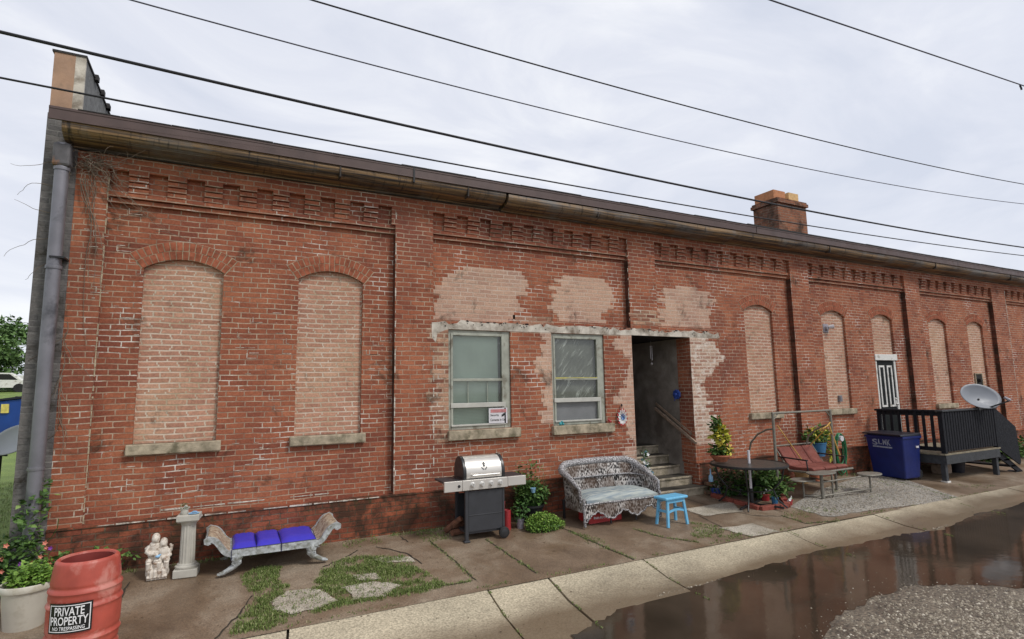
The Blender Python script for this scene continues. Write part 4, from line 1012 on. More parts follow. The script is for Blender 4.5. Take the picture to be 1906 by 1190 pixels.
# ------------------------------------------------------------------ cream tub with herbs
tx, ty = -1.515, -1.12; tz = gz(tx,ty)-.02
t = thing('planter_tub', (tx,ty,tz), 'cream oval plastic tub of bright green leafy herbs beside the red barrel', 'planter')
b = MB(); b.lathe([(.0,0),(.185,0),(.195,.012),(.235,.33),(.238,.335),(.262,.338),(.268,.35),(.268,.385),(.258,.395),(.244,.388),(.24,.34),(.0,.33)], n=48, sx=.76, sy=.70); bt(b, 'tub', M['tub'], t)
b = MB(); b.lathe([(0,.345),(.236,.345)], n=24, sx=.76, sy=.70); bt(b, 'soil', M['soil'], t)
b = MB(); leaves(b, (.03,.0,.42), (.19,.15,.09), 1200, .045, 3, .8); leaves(b, (.05,.02,.5), (.16,.12,.07), 260, .04, 5); bt(b, 'herb_leaves', M['leafl'], t, fix=False)

# ------------------------------------------------------------------ morning glory at the corner, dead vine above
t = thing('flowering_vine', (-1.75,-.25,.52), 'leafy flowering vine climbing the downspout at the building corner', 'vine')
b = MB()
for i, (c, rd, n) in enumerate([((-.10,-.05,.28),(.30,.18,.30),620),((.02,0,.68),(.14,.12,.28),150),((.30,.10,.16),(.34,.08,.17),330),((.66,.14,.20),(.30,.05,.12),90),((.12,.1,.95),(.06,.05,.16),30),((-.35,0,.2),(.25,.2,.25),300)]):
    leaves(b, c, rd, n, .075, 50+i, .5, 0, .1)
bt(b, 'leaves', M['leafm'], t, fix=False)
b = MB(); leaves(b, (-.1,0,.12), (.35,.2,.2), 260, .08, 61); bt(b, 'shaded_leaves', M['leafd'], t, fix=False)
b = MB(); flowers(b, (-.08,-.2,.34), (.34,.04,.22), 16, .024, 4); flowers(b, (.3,-.02,.2), (.25,.03,.12), 7, .024, 5); bt(b, 'pink_flowers', M['salmon'], t, fix=False)
b = MB(); flowers(b, (.1,-.2,.42), (.15,.03,.12), 3, .026, 8); bt(b, 'purple_flowers', M['purple'], t, fix=False)
b = MB(); r_ = random.Random(3)
for k in range(5):
    pts = []; x = r_.uniform(-.1,.5); 
    for i in range(9): pts.append((x*(i/8)+.05*math.sin(i+k), .05+.03*math.cos(i*1.3), -.02+i*.09*(1 if k < 2 else .4)))
    b.tube(pts, .004, 5)
bt(b, 'stems', M['leafd'], t)
t = thing('dead_vine', (-1.62,-.05,5.35), 'dry leafless vine tangled under the eaves at the top of the downspout', 'vine')
b = MB(); r_ = random.Random(12)
def strand(p, d, L, n=14, rr=.004, wob=.35, grav=.0):
    p = Vector(p); d = Vector(d).normalized(); pts = [p.copy()]
    for i in range(n):
        d = (d+Vector((r_.gauss(0,wob), r_.gauss(0,wob*.4), r_.gauss(0,wob)-grav))).normalized(); p = p+d*L/n
        if p.y > .03: p.y = .03
        pts.append(p.copy())
    b.tube(pts, [rr*(1-.6*i/n) for i in range(n+1)], 5)
for k in range(34): strand((r_.uniform(-.05,.32), -.03, r_.uniform(-.12,.02)), (r_.uniform(-.6,1), -.1, r_.uniform(-1,.3)), r_.uniform(.25,.7), 16, .0042, .42)
for k in range(9): strand((r_.uniform(0,.2), 0, -.1), (r_.uniform(.0,1.2), 0, -1), r_.uniform(.6,1.15), 16, .0045, .14)
for k in range(5): strand((.02+k*.02, .0, -.3), (.05, 0, -1), r_.uniform(.7,2.0), 22, .005, .10)
for k in range(5): strand((-.20,0,-.15-.3*k), (-1,0,r_.uniform(-.3,.5)), r_.uniform(.15,.5), 10, .004, .25)
for k in range(6): strand((1.05+k*.04,.02,.02), (r_.uniform(-1,1),0,-.6), .35, 12, .003, .4)
strand((.35,.08,-.75), (1,0,.25), .5, 12, .004, .12); strand((.8,.09,-.83), (1,0,-.1), .9, 14, .004, .10)
for k in range(10): strand((.02,0,-2.0-.12*k), (r_.uniform(-.2,.25),0,-1), .5, 10, .005, .2)
bt(b, 'stems', M['twig'], t)

# ------------------------------------------------------------------ cherub statue (one remeshed body)
p0 = G(293,1074); p0.y -= .02
t = thing('cherub_statue', (p0.x,p0.y,gz(p0.x,p0.y)), 'small white garden statue of two seated cherubs leaning together', 'statue')
b = MB()
S = b.sphere
for sx_, hx, hz, sc in ((-1,-.035,.385,1.0),(1,.045,.335,.95)):
    cx_ = sx_*.052
    S((hx,-.015,hz), .042*sc, 16, 12, (1,1,1.08)); S((hx,-.05,hz-.008), .010, 8, 6); S((hx-.018,-.02,hz-.02), .02, 8, 6); S((hx+.018,-.02,hz-.02), .02, 8, 6); S((hx,.012,hz+.01), .043*sc, 12, 8)
    S((cx_*.9,0,hz-.085), .056, 14, 10, (1.05,.9,1.2)); S((cx_,-.005,hz-.145), .055, 14, 10, (1.05,.95,1.1)); S((hx*.9+cx_*.1,0,hz-.045), .024)
    # arms
    b.tube([(cx_+sx_*.042,0,hz-.07),(cx_+sx_*.062,-.03,hz-.12),(cx_+sx_*.02,-.07,hz-.14),(cx_-sx_*.02,-.08,hz-.13)], [.026,.025,.020,.017], 8)
    # thighs, shins, feet
    for q_ in (-1,1):
        lx = cx_+q_*.028
        b.tube([(lx,0,.175),(lx+q_*.01,-.06,.18),(lx+q_*.008,-.085,.165)], [.036,.033,.027], 8)
        b.tube([(lx+q_*.008,-.085,.168),(lx+q_*.01,-.075,.10),(lx+q_*.006,-.06,.045)], [.027,.024,.016], 8)
        S((lx+q_*.006,-.08,.03), .021, 8, 6, (.9,1.7,.8))
b.tube([(0,.01,0),(0,.01,.10),(0,.01,.2)], [.098,.092,.075], 14); S((-.01,-.085,.24), .018); S((-.06,-.03,.06), .06); S((.06,-.03,.06), .06)
for k in range(9): b.tube([(-.08+.02*k,-.075-.02*(k%2),.02),(-.078+.0195*k,-.085-.012*(k%2),.08),(-.07+.0175*k,-.06,.15)], [.015,.013,.009], 7)
b.box((-.10,-.085,0),(.10,.06,.028))
for sx_ in (-1,1):   # wings
    b.tube([(sx_*.075,.03,.20),(sx_*.115,.04,.25),(sx_*.125,.04,.29),(sx_*.105,.035,.31)], [.012,.022,.022,.010], 8)
o = bt(b, 'figures', M['statue'], t, fix=False)
o.scale = (.95,1.0,1.08)
md = o.modifiers.new('r', 'REMESH'); md.mode = 'VOXEL'; md.voxel_size = .0042; md.use_smooth_shade = True
b = MB(); b.sphere((0,-.094,.245), .020, 10, 8, (1.2,.8,.8)); b.tube([(-.01,-.095,.245),(.03,-.09,.262)], .008, 6); bt(b, 'bird', M['lightblue'], t, 'pale blue bird held between the cherubs')

# ------------------------------------------------------------------ fluted pedestal and its ornament
p0 = G(347,1068); pz0 = gz(p0.x,p0.y-.08); PX, PY = p0.x, p0.y-.03
t = thing('pedestal', (PX,PY,pz0), 'grey white fluted square column pedestal between the statue and the blue bench', 'pedestal', R(-6))
b = MB(); b.box((-.118,-.118,0),(.118,.118,.085)); bt(b, 'plinth', M['pedestal'], t, bevel=.008)
b = MB(); b.lathe([(.0,.085),(.112,.085),(.118,.098),(.116,.112),(.10,.122),(.098,.13),(.09,.14),(.0,.14)], n=36); bt(b, 'base_moulding', M['pedestal'], t)
b = MB(); vs = []; nf = 14; pr = []
for k in range(nf*6):
    a = 2*math.pi*k/(nf*6); rr_ = .078 - .006*(.5+.5*math.cos(a*nf)); pr.append((rr_*math.cos(a), rr_*math.sin(a)))
b.add([(x*1.0,y*1.0,.135) for x,y in pr]+[(x*.92,y*.92,.555) for x,y in pr], [(i,(i+1)%len(pr),len(pr)+(i+1)%len(pr),len(pr)+i) for i in range(len(pr))]); bt(b, 'shaft', M['pedestal'], t)
b = MB(); b.lathe([(.0,.545),(.074,.545),(.078,.565),(.088,.575),(.095,.59),(.0,.59)], n=32); b.box((-.10,-.10,.585),(.10,.10,.60)); b.box((-.112,-.112,.598),(.112,.112,.66)); bt(b, 'capital', M['pedestal'], t, bevel=.005)
b = MB(); b.lathe([(0,0),(.032,0),(.04,.02),(.035,.05),(.042,.062),(.036,.064),(0,.06)], n=16); b.sphere((.01,0,.08), .022, 8, 6)
tt = thing('small_urn', (PX-.05,PY+.0,pz0+.661), 'tiny stone urn with moss standing on the pedestal', 'ornament'); bt(b, 'urn', M['pedestal'], tt)
b = MB(); leaves(b, (0,0,.09), (.04,.03,.03), 60, .02, 9); bt(b, 'moss', M['leafd'], tt, fix=False)
b = MB(); b.lathe([(0,0),(.04,.002),(.048,.01),(.044,.012),(0,.006)], n=16, sx=1.2); b.tube([(-.03,0,.012),(.0,-.01,.03),(.03,.01,.02)], .008, 6); tag(b.build('china_bird', M['lightblue'], loc=(PX+.045,PY-.04,pz0+.661)), 'pale blue china piece on top of the pedestal', 'ornament')

# ------------------------------------------------------------------ scroll bench with blue cushions
ox, oy = .615, -.40; oz = gz(ox,oy)
t = thing('scroll_bench', (ox,oy,oz), 'weathered white scroll-arm bench with blue vinyl cushions against the wall', 'bench', R(-1))
b = MB(); b.box((-.50,-.295,.235),(.50,-.255,.315)); b.box((-.50,.255,.235),(.50,.295,.315)); b.box((-.50,-.255,.235),(-.46,.255,.315)); b.box((.46,-.255,.235),(.50,.255,.315)); b.box((-.49,-.300,.232),(.49,-.295,.248)); b.box((-.46,-.255,.29),(.46,.255,.314)); bt(b, 'seat_rail', M['benchw'], t, bevel=.008)
def scroll(s):
    c = []   # side profile of the arm, centre line (x,z)
    for i in range(13):
        f = i/12; x = .47+.24*f; z = .27+.235*(1/(1+math.exp(-(f-.55)*7.5))); c.append((x,z))
    c += [(.735,.512),(.758,.494),(.756,.464),(.736,.452),(.716,.464)]
    return [(s*x,z) for x,z in c]
t.scale = (.93,1.15,.80)
for s in (-1,1):
    sc_ = scroll(s)
    b = MB()
    for y in (-.272,.272):
        n = len(sc_); w0 = .033; L_ = []; Q_ = []
        for i,(x,z) in enumerate(sc_):
            a = Vector(sc_[min(i+1,n-1)])-Vector(sc_[max(0,i-1)]); a.normalize(); w = w0*(1-.35*max(0,(i-11)/6)); L_.append((x-a.y*w,z+a.x*w)); Q_.append((x+a.y*w,z-a.x*w))
        vs = [(x,y-.022,z) for x,z in L_]+[(x,y-.022,z) for x,z in Q_]+[(x,y+.022,z) for x,z in L_]+[(x,y+.022,z) for x,z in Q_]
        b.add(vs, [(i,i+1,n+i+1,n+i) for i in range(n-1)]+[(2*n+i,2*n+i+1,3*n+i+1,3*n+i) for i in range(n-1)]+[(i,i+1,2*n+i+1,2*n+i) for i in range(n-1)]+[(n+i,n+i+1,3*n+i+1,3*n+i) for i in range(n-1)]+[(0,n,3*n,2*n),(n-1,2*n-1,4*n-1,3*n-1)])
    b.tube([(s*.735,-.29,.48),(s*.735,.29,.48)], .038, 14)
    ar = bt(b, 'scroll_arm', M['benchw'], t)
    b = MB(); pts = sc_[1:15]; n = len(pts); vs = [(x-s*.012, y, z+.030) for x,z in pts for y in (-.25,.25)]; b.add(vs, [(2*i,2*i+1,2*i+3,2*i+2) for i in range(n-1)], True)
    vs = [(x,y,z-.008) for x,z in pts for y in (-.25,.25)]; b.add(vs, [(2*i,2*i+1,2*i+3,2*i+2) for i in range(n-1)], True)
    bt(b, 'arm_upholstery', M['tapestry'], ar, fix=False)
    for y in (-.262,.262):
        b = MB(); f_ = s*1.0
        pts = [(s*.40,y,.25),(s*.43,y,.20),(s*.415,y,.145),(s*.45,y,.10),(s*.51,y,.06),(s*.565,y,.028),(s*.60,y,.02)]
        b.tube(pts, [.060,.062,.050,.038,.032,.028,.024], 10); b.sphere((s*.45,y-.02,.20), .035, 10, 8); b.sphere((s*.40,y-.02,.165), .03, 10, 8); b.tube([(s*.44,y-.03,.21),(s*.47,y-.03,.15),(s*.44,y-.025,.11)], .014, 6)
        for q_ in (-.012,0,.012): b.sphere((s*.605,y+q_*1.3,.017), .016, 8, 6, (1.6,.7,.9))
        b.tube([(s*.34,y,.225),(s*.38,y,.235),(s*.46,y,.235),(s*.49,y,.222)], [.012,.02,.02,.012], 8)
        bt(b, 'leg', M['benchw'], t)
def cushion(x0, x1, y0, y1, z0, h, n=10, puff=.02):
    b = MB(); vs = []
    for j in range(n+1):
        for i in range(n+1):
            fx = i/n*2-1; fy = j/n*2-1; e_ = (1-abs(fx)**5)*(1-abs(fy)**5); vs.append((x0+(x1-x0)*i/n, y0+(y1-y0)*j/n, z0+h*.45+(h*.55+puff)*e_**.5 - .008*math.sin((i+j)*2.2)*e_))
    m_ = n+1; b.add(vs, [(j*m_+i, j*m_+i+1, (j+1)*m_+i+1, (j+1)*m_+i) for j in range(n) for i in range(n)], True)
    rim = [j for j in range(m_)]+[k*m_+n for k in range(1,m_)]+[n*m_+n-k for k in range(1,m_)]+[(n-k)*m_ for k in range(1,n)]
    top = [vs[k] for k in rim]; bot = [(x,y,z0) for x,y,z in top]; L = len(top)
    b.add(top+bot, [(k,(k+1)%L,L+(k+1)%L,L+k) for k in range(L)], True); return b
for x0, x1 in ((-.475,-.215),(-.208,.065),(.073,.475)):
    cu = bt(cushion(x0, x1, -.285, .285, .315, .06), 'cushion', M['bluevinyl'], t)
    b = MB(); b.tube([(x0,-.288,.335),(x1,-.288,.335)], .005, 6); b.tube([(x1,-.285,.335),(x1+.003,0,.37),(x1,.28,.34)], .005, 6); bt(b, 'piping', M['piping'], cu)
    b = MB(); b.box((x0,-.292,.312),(x1,-.286,.330)); bt(b, 'trim', M['benchw'], cu)
b = MB(); b.box((.064,-.303,.23),(.074,-.297,.335)); b.box((-.487,-.303,.2),(-.48,-.297,.335)); bt(b, 'tie_band', M['piping'], t)

# ------------------------------------------------------------------ gas grill
gx, gy = 3.245, -.80; g0 = gz(gx,gy)+.005
t = thing('gas_grill', (gx,gy+.0,g0), 'black and stainless gas barbecue grill with side shelves standing against the wall', 'grill', R(-2))
PZ = .675
b = MB(); b.box((-.345,-.005,PZ),(.32,.035,PZ+.135)); pnl = bt(b, 'control_panel', M['steel'], t, bevel=.006)
b = MB(); b.box((-.60,-.005,PZ),(-.349,.03,PZ+.135)); bt(b, 'shelf_front', M['steel'], t, bevel=.005)
b = MB(); b.box((.324,-.005,PZ+.01),(.60,.03,PZ+.135)); bt(b, 'shelf_front', M['steel'], t, bevel=.005)
b = MB(); b.box((-.60,.032,PZ+.105),(-.345,.43,PZ+.135)); bt(b, 'side_shelf', M['cart'], t, 'left black side shelf', bevel=.008)
b = MB(); b.box((.32,.032,PZ+.105),(.60,.43,PZ+.135)); bt(b, 'side_shelf', M['cart'], t, 'right black side shelf', bevel=.008)
b = MB(); b.box((-.33,.036,PZ-.02),(.31,.45,PZ+.14)); bt(b, 'firebox', M['grillblk'], t, bevel=.01)
for i in range(4):
    x = -.20+.135*i; b = MB(); b.lathe([(0,-.045),(.024,-.045),(.028,-.035),(.030,-.006),(.036,-.004),(.036,0)], (x,-.005,PZ+.07), 20, axis='Y'); b.box((x-.005,-.058,PZ+.045),(x+.005,-.048,PZ+.095)); bt(b, 'knob', M['steelm'], t)
b = MB(); b.lathe([(0,-.02),(.012,-.02),(.014,-.004),(.02,-.003),(.02,0)], (-.395,-.005,PZ+.065), 16, axis='Y'); bt(b, 'ignition_button', M['grillblk'], t)
# lid
def lidprof(s=1, oy=.0):
    return [(.055,.0),(.045,.05),(.050,.11),(.085,.185),(.135,.245),(.20,.275),(.28,.275),(.35,.24),(.40,.17),(.42,.08),(.42,0)]
LZ = PZ+.145; b = MB(); pr = lidprof(); n = len(pr)
def ext(x0, x1, grow=0):
    c = Vector((.235,.1)); P = []
    for y,z in pr:
        v = Vector((y,z))-c; v = v*(1+grow); P.append(v+c)
    bb = MB(); vs = [(x, p.x, LZ+p.y) for x in (x0,x1) for p in P]
    bb.add(vs, [(i,i+1,n+i+1,n+i) for i in range(n-1)]+[(n-1,0,n,2*n-1)], True); tri = tessellate_polygon([[Vector((0,p.x,p.y)) for p in P]])
    bb.add([vs[i] for i in range(n)], [tuple(q_) for q_ in tri]); bb.add([vs[n+i] for i in range(n)], [tuple(q_) for q_ in tri]); return bb
lid = bt(ext(-.27,.255), 'lid', M['steel'], t)
for x0,x1,lb in ((-.315,-.268,'left black lid end'),(.253,.30,'right black lid end')): bt(ext(x0,x1,.05), 'lid_end', M['grillblk'], lid, lb, bevel=.008)
b = MB(); b.tube([(-.20,-.005,LZ+.045),(.20,-.005,LZ+.045)], .011, 10)
for x in (-.19,.19): b.tube([(x,-.005,LZ+.045),(x,.05,LZ+.045)], .009, 8)
bt(b, 'handle', M['steelm'], lid)
b = MB(); nn_ = Vector((0,-.82,.57)); 
def onlid(x, f): # point on sloping front of the lid
    a = Vector((x,.050,LZ+.11)); c = Vector((x,.085,LZ+.185)); p = a.lerp(c, f); return p+Vector((0,-.90,.42))*.003
b.add([onlid(-.005+.024*math.cos(a), .95+.3*math.sin(a)) for a in [k*math.pi/8 for k in range(16)]], [tuple(range(16))])
for k in (-1,1): b.add([onlid(-.005,.0), onlid(-.005+k*.018,-.12), onlid(-.005+k*.042,.22), onlid(-.005+k*.040,.5), onlid(-.005+k*.024,.24)], [(0,1,2,3,4)])
b.add([onlid(-.02,.45), onlid(.01,.45), onlid(.016,.66), onlid(-.026,.66)], [(0,1,2,3)])
bt(b, 'thermometer_badge', M['grillblk'], lid, fix=False)
# cart
b = MB(); b.box((-.25,.03,.13),(.245,.045,PZ-.02)); b.box((-.25,.024,.335),(.245,.031,.345)); bt(b, 'cart_door', M['cart'], t, bevel=.004)
for x,y,lb in ((-.275,.02,0),(-.275,.40,0)):
    b = MB(); b.box((x-.025,y,.0),(x+.022,y+.045,PZ)); b.box((x-.045,y-.02,-.0),(x+.04,y+.06,.022)); bt(b, 'leg', M['cart'], t, bevel=.006)
for y in (.035,.40):
    b = MB(); b.box((.25,y,.07),(.285,y+.04,PZ)); bt(b, 'leg', M['cart'], t, bevel=.006)
b = MB(); b.box((-.27,.05,.10),(.26,.42,.13)); bt(b, 'bottom_shelf', M['cart'], t)
b = MB(); b.box((.24,.06,.13),(.25,.40,PZ)); bt(b, 'cart_side', M['cart'], t); b = MB(); b.box((-.25,.41,.13),(.25,.42,PZ-.1)); bt(b, 'cart_back', M['cart'], t)
for y in (-.02,.40):
    b = MB(); b.lathe([(.0,.0),(.058,0),(.074,.006),(.076,.02),(.074,.034),(.058,.04),(0,.04)], (.255,y,.076), 24, axis='Y'); wh = bt(b, 'wheel', M['rubber'], t)
    b = MB(); b.lathe([(0,-.006),(.02,-.006),(.05,.0),(.052,.003)], (.255,y,.076), 16, axis='Y'); bt(b, 'hub', M['grillblk'], wh)
t = thing('firewood', (3.12,-.42,gz(3.1,-.42)), 'small heap of split firewood lying under the grill', 'firewood')
for i,(a_,c_) in enumerate((((-.25,-.05,.05),(.12,.05,.05)),((-.2,.08,.05),(.2,.02,.06)),((-.22,0,.13),(.02,.07,.14)),((-.28,.12,.05),(-.12,-.08,.24)))):
    b = MB(); b.tube([a_, tuple((Vector(a_)+Vector(c_))/2), c_], [.04,.045,.038], 7); bt(b, 'log', M['logs'], t)

# ------------------------------------------------------------------ red can, pots and bushes between grill and settee
p = G(948,988); t = thing('red_canister', (p.x,p.y+.07,gz(p.x,p.y)), 'tall red metal canister behind the wheel of the grill', 'canister')
b = MB(); b.lathe([(0,0),(.055,0),(.058,.01),(.058,.27),(.052,.275),(.05,.27),(.05,.05),(0,.05)], n=20); bt(b, 'can', M['redmet'], t)
b = MB(); b.box((-.06,-.01,.2),(-.035,.02,.36)); b.tube([(-.045,0,.35),(-.03,0,.40)], .01, 8); bt(b, 'spout', M['redmet'], t, bevel=.004)
p = G(972,985); t = thing('flowerpot', (p.x,p.y+.06,gz(p.x,p.y)), 'small grey flowerpot with a leafy seedling, beside the red canister', 'flowerpot', group='flowerpots along the wall')
b = MB(); b.lathe([(0,0),(.045,0),(.062,.115),(.068,.116),(.068,.14),(.06,.14),(.055,.11),(0,.11)], n=22); bt(b, 'pot', M['greypot'], t)
b = MB(); leaves(b, (0,0,.24), (.13,.1,.13), 170, .06, 15); bt(b, 'leaves', M['leafd'], t, fix=False)
p = G(1000,962); t = thing('potted_shrub', (4.22,-.28,gz(4.2,-.28)), 'tall loose green shrub in a wide black pot between the grill and the settee', 'potted plant')
b = MB(); b.lathe([(0,0),(.13,0),(.19,.22),(.205,.222),(.205,.25),(.185,.25),(.18,.2),(0,.2)], n=28); bt(b, 'pot', M['blackpl'], t)
b = MB(); r_ = random.Random(8)
for k in range(26):
    a = r_.uniform(0,6.28); L = r_.uniform(.25,.62); pts = [Vector((.05*math.cos(a),.05*math.sin(a),.2))]; d = Vector((math.cos(a)*.35,math.sin(a)*.2,1)).normalized()
    for i in range(6): d = (d+Vector((r_.gauss(0,.12),r_.gauss(0,.08),0))).normalized(); pts.append(pts[-1]+d*L/6)
    b.tube(pts, .003, 4)
bt(b, 'stems', M['leafd'], t)
b = MB(); leaves(b, (0,-.02,.42), (.27,.18,.16), 950, .062, 31, .7); leaves(b, (-.1,0,.58), (.24,.12,.16), 260, .055, 32, .7); leaves(b, (.0,0,.78), (.22,.08,.10), 60, .05, 33); leaves(b, (-.2,0,.8), (.06,.05,.12), 30, .04, 39); bt(b, 'leaves', M['leafm'], t, fix=False)
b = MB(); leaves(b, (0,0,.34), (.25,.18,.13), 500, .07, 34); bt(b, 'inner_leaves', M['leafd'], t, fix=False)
b = MB(); b.lathe([(0,0),(.03,0),(.04,.06),(.044,.065),(.0,.06)], n=12); tag(b.build('blue_pinwheel_cup', M['lightblue'], loc=(4.16,-.46,gz(4.2,-.4)+.46)), 'pale blue cup caught among the leaves of the shrub', 'cup')
t = thing('low_shrub', (4.17,-.70,gz(4.1,-.7)), 'low bright lime green mound of foliage in front of the black pot', 'shrub')
b = MB(); leaves(b, (0,0,.09), (.27,.17,.15), 2600, .035, 35, .8); leaves(b, (.22,0,.05), (.16,.12,.08), 500, .03, 36); bt(b, 'leaves', M['leafl'], t, fix=False)
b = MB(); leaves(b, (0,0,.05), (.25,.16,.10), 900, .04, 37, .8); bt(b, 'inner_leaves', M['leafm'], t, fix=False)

# ------------------------------------------------------------------ wicker settee
ox, oy = 5.44, -.62; oz = gz(ox,oy)
t = thing('wicker_settee', (ox,oy,oz), 'white and black painted wicker settee with a faded striped cushion under the right window', 'settee', R(-2))
Wd, Dp = .70, .31
def uline(f):    # plan outline of the arms and back, 0..1 from left front to right front
    L1, L2 = .40, .40
    a = f*2-1
    if abs(a) > .62:   # arms
        s = (abs(a)-.62)/.38; x = Wd*(1.0-.00*s); y = Dp*.42 - s*(Dp*1.36)
        x = Wd; return (math.copysign(x,a), y)
    if abs(a) > .40:
        s = (abs(a)-.40)/.22; th = (1-s)*math.pi/2; return (math.copysign(Wd-.24+.24*math.cos(th),a), Dp*.42+.17*math.sin(th))
    return (a/.40*(Wd-.24), Dp*.42+.17)
def utop(f):
    a = abs(f*2-1)
    if a < .42: return .80+.03*math.cos(a*2.4)
    if a < .72: s = (a-.42)/.30; return .815-.14*(s*s*(3-2*s))
    s = (a-.72)/.28; return .675-.14*s**.8
n = 60; seatz = .34
for nm, r0, r1, off in (('back', .0, 1.0, 0),):
    b = MB(); vs = []
    rows = [0,.25,.5,.75,1]
    for rr_ in rows:
        for i in range(n+1):
            f = i/n; x,y = uline(f); z = seatz-.06 + (utop(f)-seatz+.06)*rr_; lean = .05*rr_; nx = x/Wd; b_ = 1 if y > Dp*.3 else 0
            vs.append((x*(1+.03*rr_), y+lean*b_, z))
    m_ = n+1; b.add(vs, [(j*m_+i, j*m_+i+1, (j+1)*m_+i+1, (j+1)*m_+i) for j in range(len(rows)-1) for i in range(n)], True)
    o = bt(b, 'back', M['wicker'], t); sd_ = o.modifiers.new('s', 'SOLIDIFY'); sd_.thickness = .018
b = MB(); pts = []; rr2 = []
for i in range(n+1):
    f = i/n; x,y = uline(f); z = utop(f); a = abs(f*2-1); pts.append((x*1.04, y+(.06 if y > Dp*.3 else 0), z)); rr2.append(.055 if a < .55 else .055-.032*(a-.55)/.45)
x,y = uline(0); pts = [(x*1.03,y-.01,seatz)]+pts+[(-x*1.03,y-.01,seatz)]; rr2 = [.018]+rr2+[.018]
b.tube(pts, rr2, 10); bt(b, 'rolled_rim', M['wrim'], t)
b = MB(); pts = []
for i in range(8, n-7):
    f = i/n; x,y = uline(f); pts.append((x*.985, y-.0 if y < .2 else y-.005, seatz+.24+.02*math.cos((f*2-1)*2)))
b.tube(pts, .014, 6); bt(b, 'woven_band', M['wrim'], t)
b = MB(); b.box((-Wd+.02,-Dp+.0,seatz-.07),(Wd-.02,Dp*.42+.12,seatz-.01)); bt(b, 'seat_frame', M['wicker'], t, bevel=.01)
b = MB(); vs = []; n2 = 48
for i in range(n2+1):
    x = -Wd+2*Wd*i/n2; u_ = x/Wd; hem = .135+.05*math.cos(u_*math.pi*3)+.03*abs(u_)**2-.012*math.sin(u_*40)
    if abs(u_) > .93: hem -= .05
    y = -Dp-.05+.015*math.sin(u_*9)
    for z in (seatz-.02, seatz-.05, hem+.02, hem): vs.append((x,y,z))
b.add(vs, [(i*4+j, (i+1)*4+j, (i+1)*4+j+1, i*4+j+1) for i in range(n2) for j in range(3)], True)
ap = bt(b, 'apron', M['wicker'], t); sd_ = ap.modifiers.new('s', 'SOLIDIFY'); sd_.thickness = .012
b = MB(); b.tube([vs[i*4+3] for i in range(n2+1)], .012, 6); b.tube([vs[i*4] for i in range(n2+1)], .014, 6); bt(b, 'apron_edge', M['wrim'], ap)
for sx_ in (-1,1):
    b = MB(); b.box((sx_*Wd-.008,-Dp,seatz-.14),(sx_*Wd+.008,Dp*.5,seatz-.02)); bt(b, 'side_apron', M['wicker'], t)
    for y, zt in ((-Dp-.04,.40),(Dp*.5+.08,.30)):
        b = MB(); b.tube([(sx_*(Wd-.015),y,0),(sx_*(Wd-.01),y,.02),(sx_*(Wd-.005),y,zt)], [.016,.02,.022], 8); bt(b, 'leg', M['wrim'] if y < 0 else M['blackpl'], t)
for x in (-.22,.24):
    b = MB(); b.tube([(x,-Dp-.02,0),(x,-Dp,.3)], .013, 6); bt(b, 'leg', M['blackpl'], t)
bt(cushion(-Wd+.05, Wd-.05, -Dp-.045, Dp*.42+.10, seatz-.01, .085, 14, .03), 'seat_cushion', M['stripe'], t)
for v_ in (0,):
    t2 = thing('red_crate', (5.23,-.68,gz(5.2,-.7)), 'red crate with worn white lettering pushed under the settee', 'crate')
    b = MB(); b.box((-.30,-.10,0),(.30,.18,.012)); 
    for a_,c_ in (((-.30,-.10,0),(.30,-.088,.14)),((-.30,.168,0),(.30,.18,.14)),((-.30,-.088,0),(-.288,.168,.14)),((.288,-.088,0),(.30,.168,.14))): b.box(a_, c_)
    bt(b, 'crate_body', M['redp'], t2, bevel=.003)
    b = MB(); r_ = random.Random(2); x = -.22
    while x < .2:   # the lettering is worn past reading: broken white strokes
        w = r_.uniform(.008,.022); b.box((x,-.1025,.05+r_.uniform(0,.01)),(x+w,-.1005,.095-r_.uniform(0,.012))); x += w+r_.uniform(.008,.018)
    bt(b, 'worn_lettering', M['whitepipe'], t2)

# ------------------------------------------------------------------ blue stool
ox, oy = 6.10, -1.26; oz = gz(ox,oy-.1)
t = thing('blue_stool', (ox,oy,oz), 'small sky blue wooden stool in front of the concrete steps', 'stool', R(4))
b = MB(); b.box((-.235,-.13,.385),(.235,.13,.425)); bt(b, 'seat', M['blue'], t, bevel=.014)
for sx_ in (-1,1):
    for sy_ in (-1,1):
        b = MB(); b.beam((sx_*.165,sy_*.085,.385),(sx_*.205,sy_*.115,0),.042,.032,(0,1,0)); bt(b, 'leg', M['blue'], t, bevel=.005)
    b = MB(); b.box((sx_*.175-.012,-.09,.20),(sx_*.175+.012,.09,.235)); bt(b, 'side_rail', M['blue'], t, bevel=.003)
b = MB(); b.box((-.165,-.1,.335),(.165,-.08,.385)); b.box((-.165,.08,.335),(.165,.1,.385)); bt(b, 'apron', M['blue'], t, bevel=.003)
b = MB(); n = 12
pts = [(-.17+.34*i/n, -.092, .205+.03*math.sin(math.pi*i/n)) for i in range(n+1)]
for a_, c_ in zip(pts[:-1], pts[1:]): b.beam(a_, c_, .018, .03)
bt(b, 'curved_stretcher', M['blue'], t)

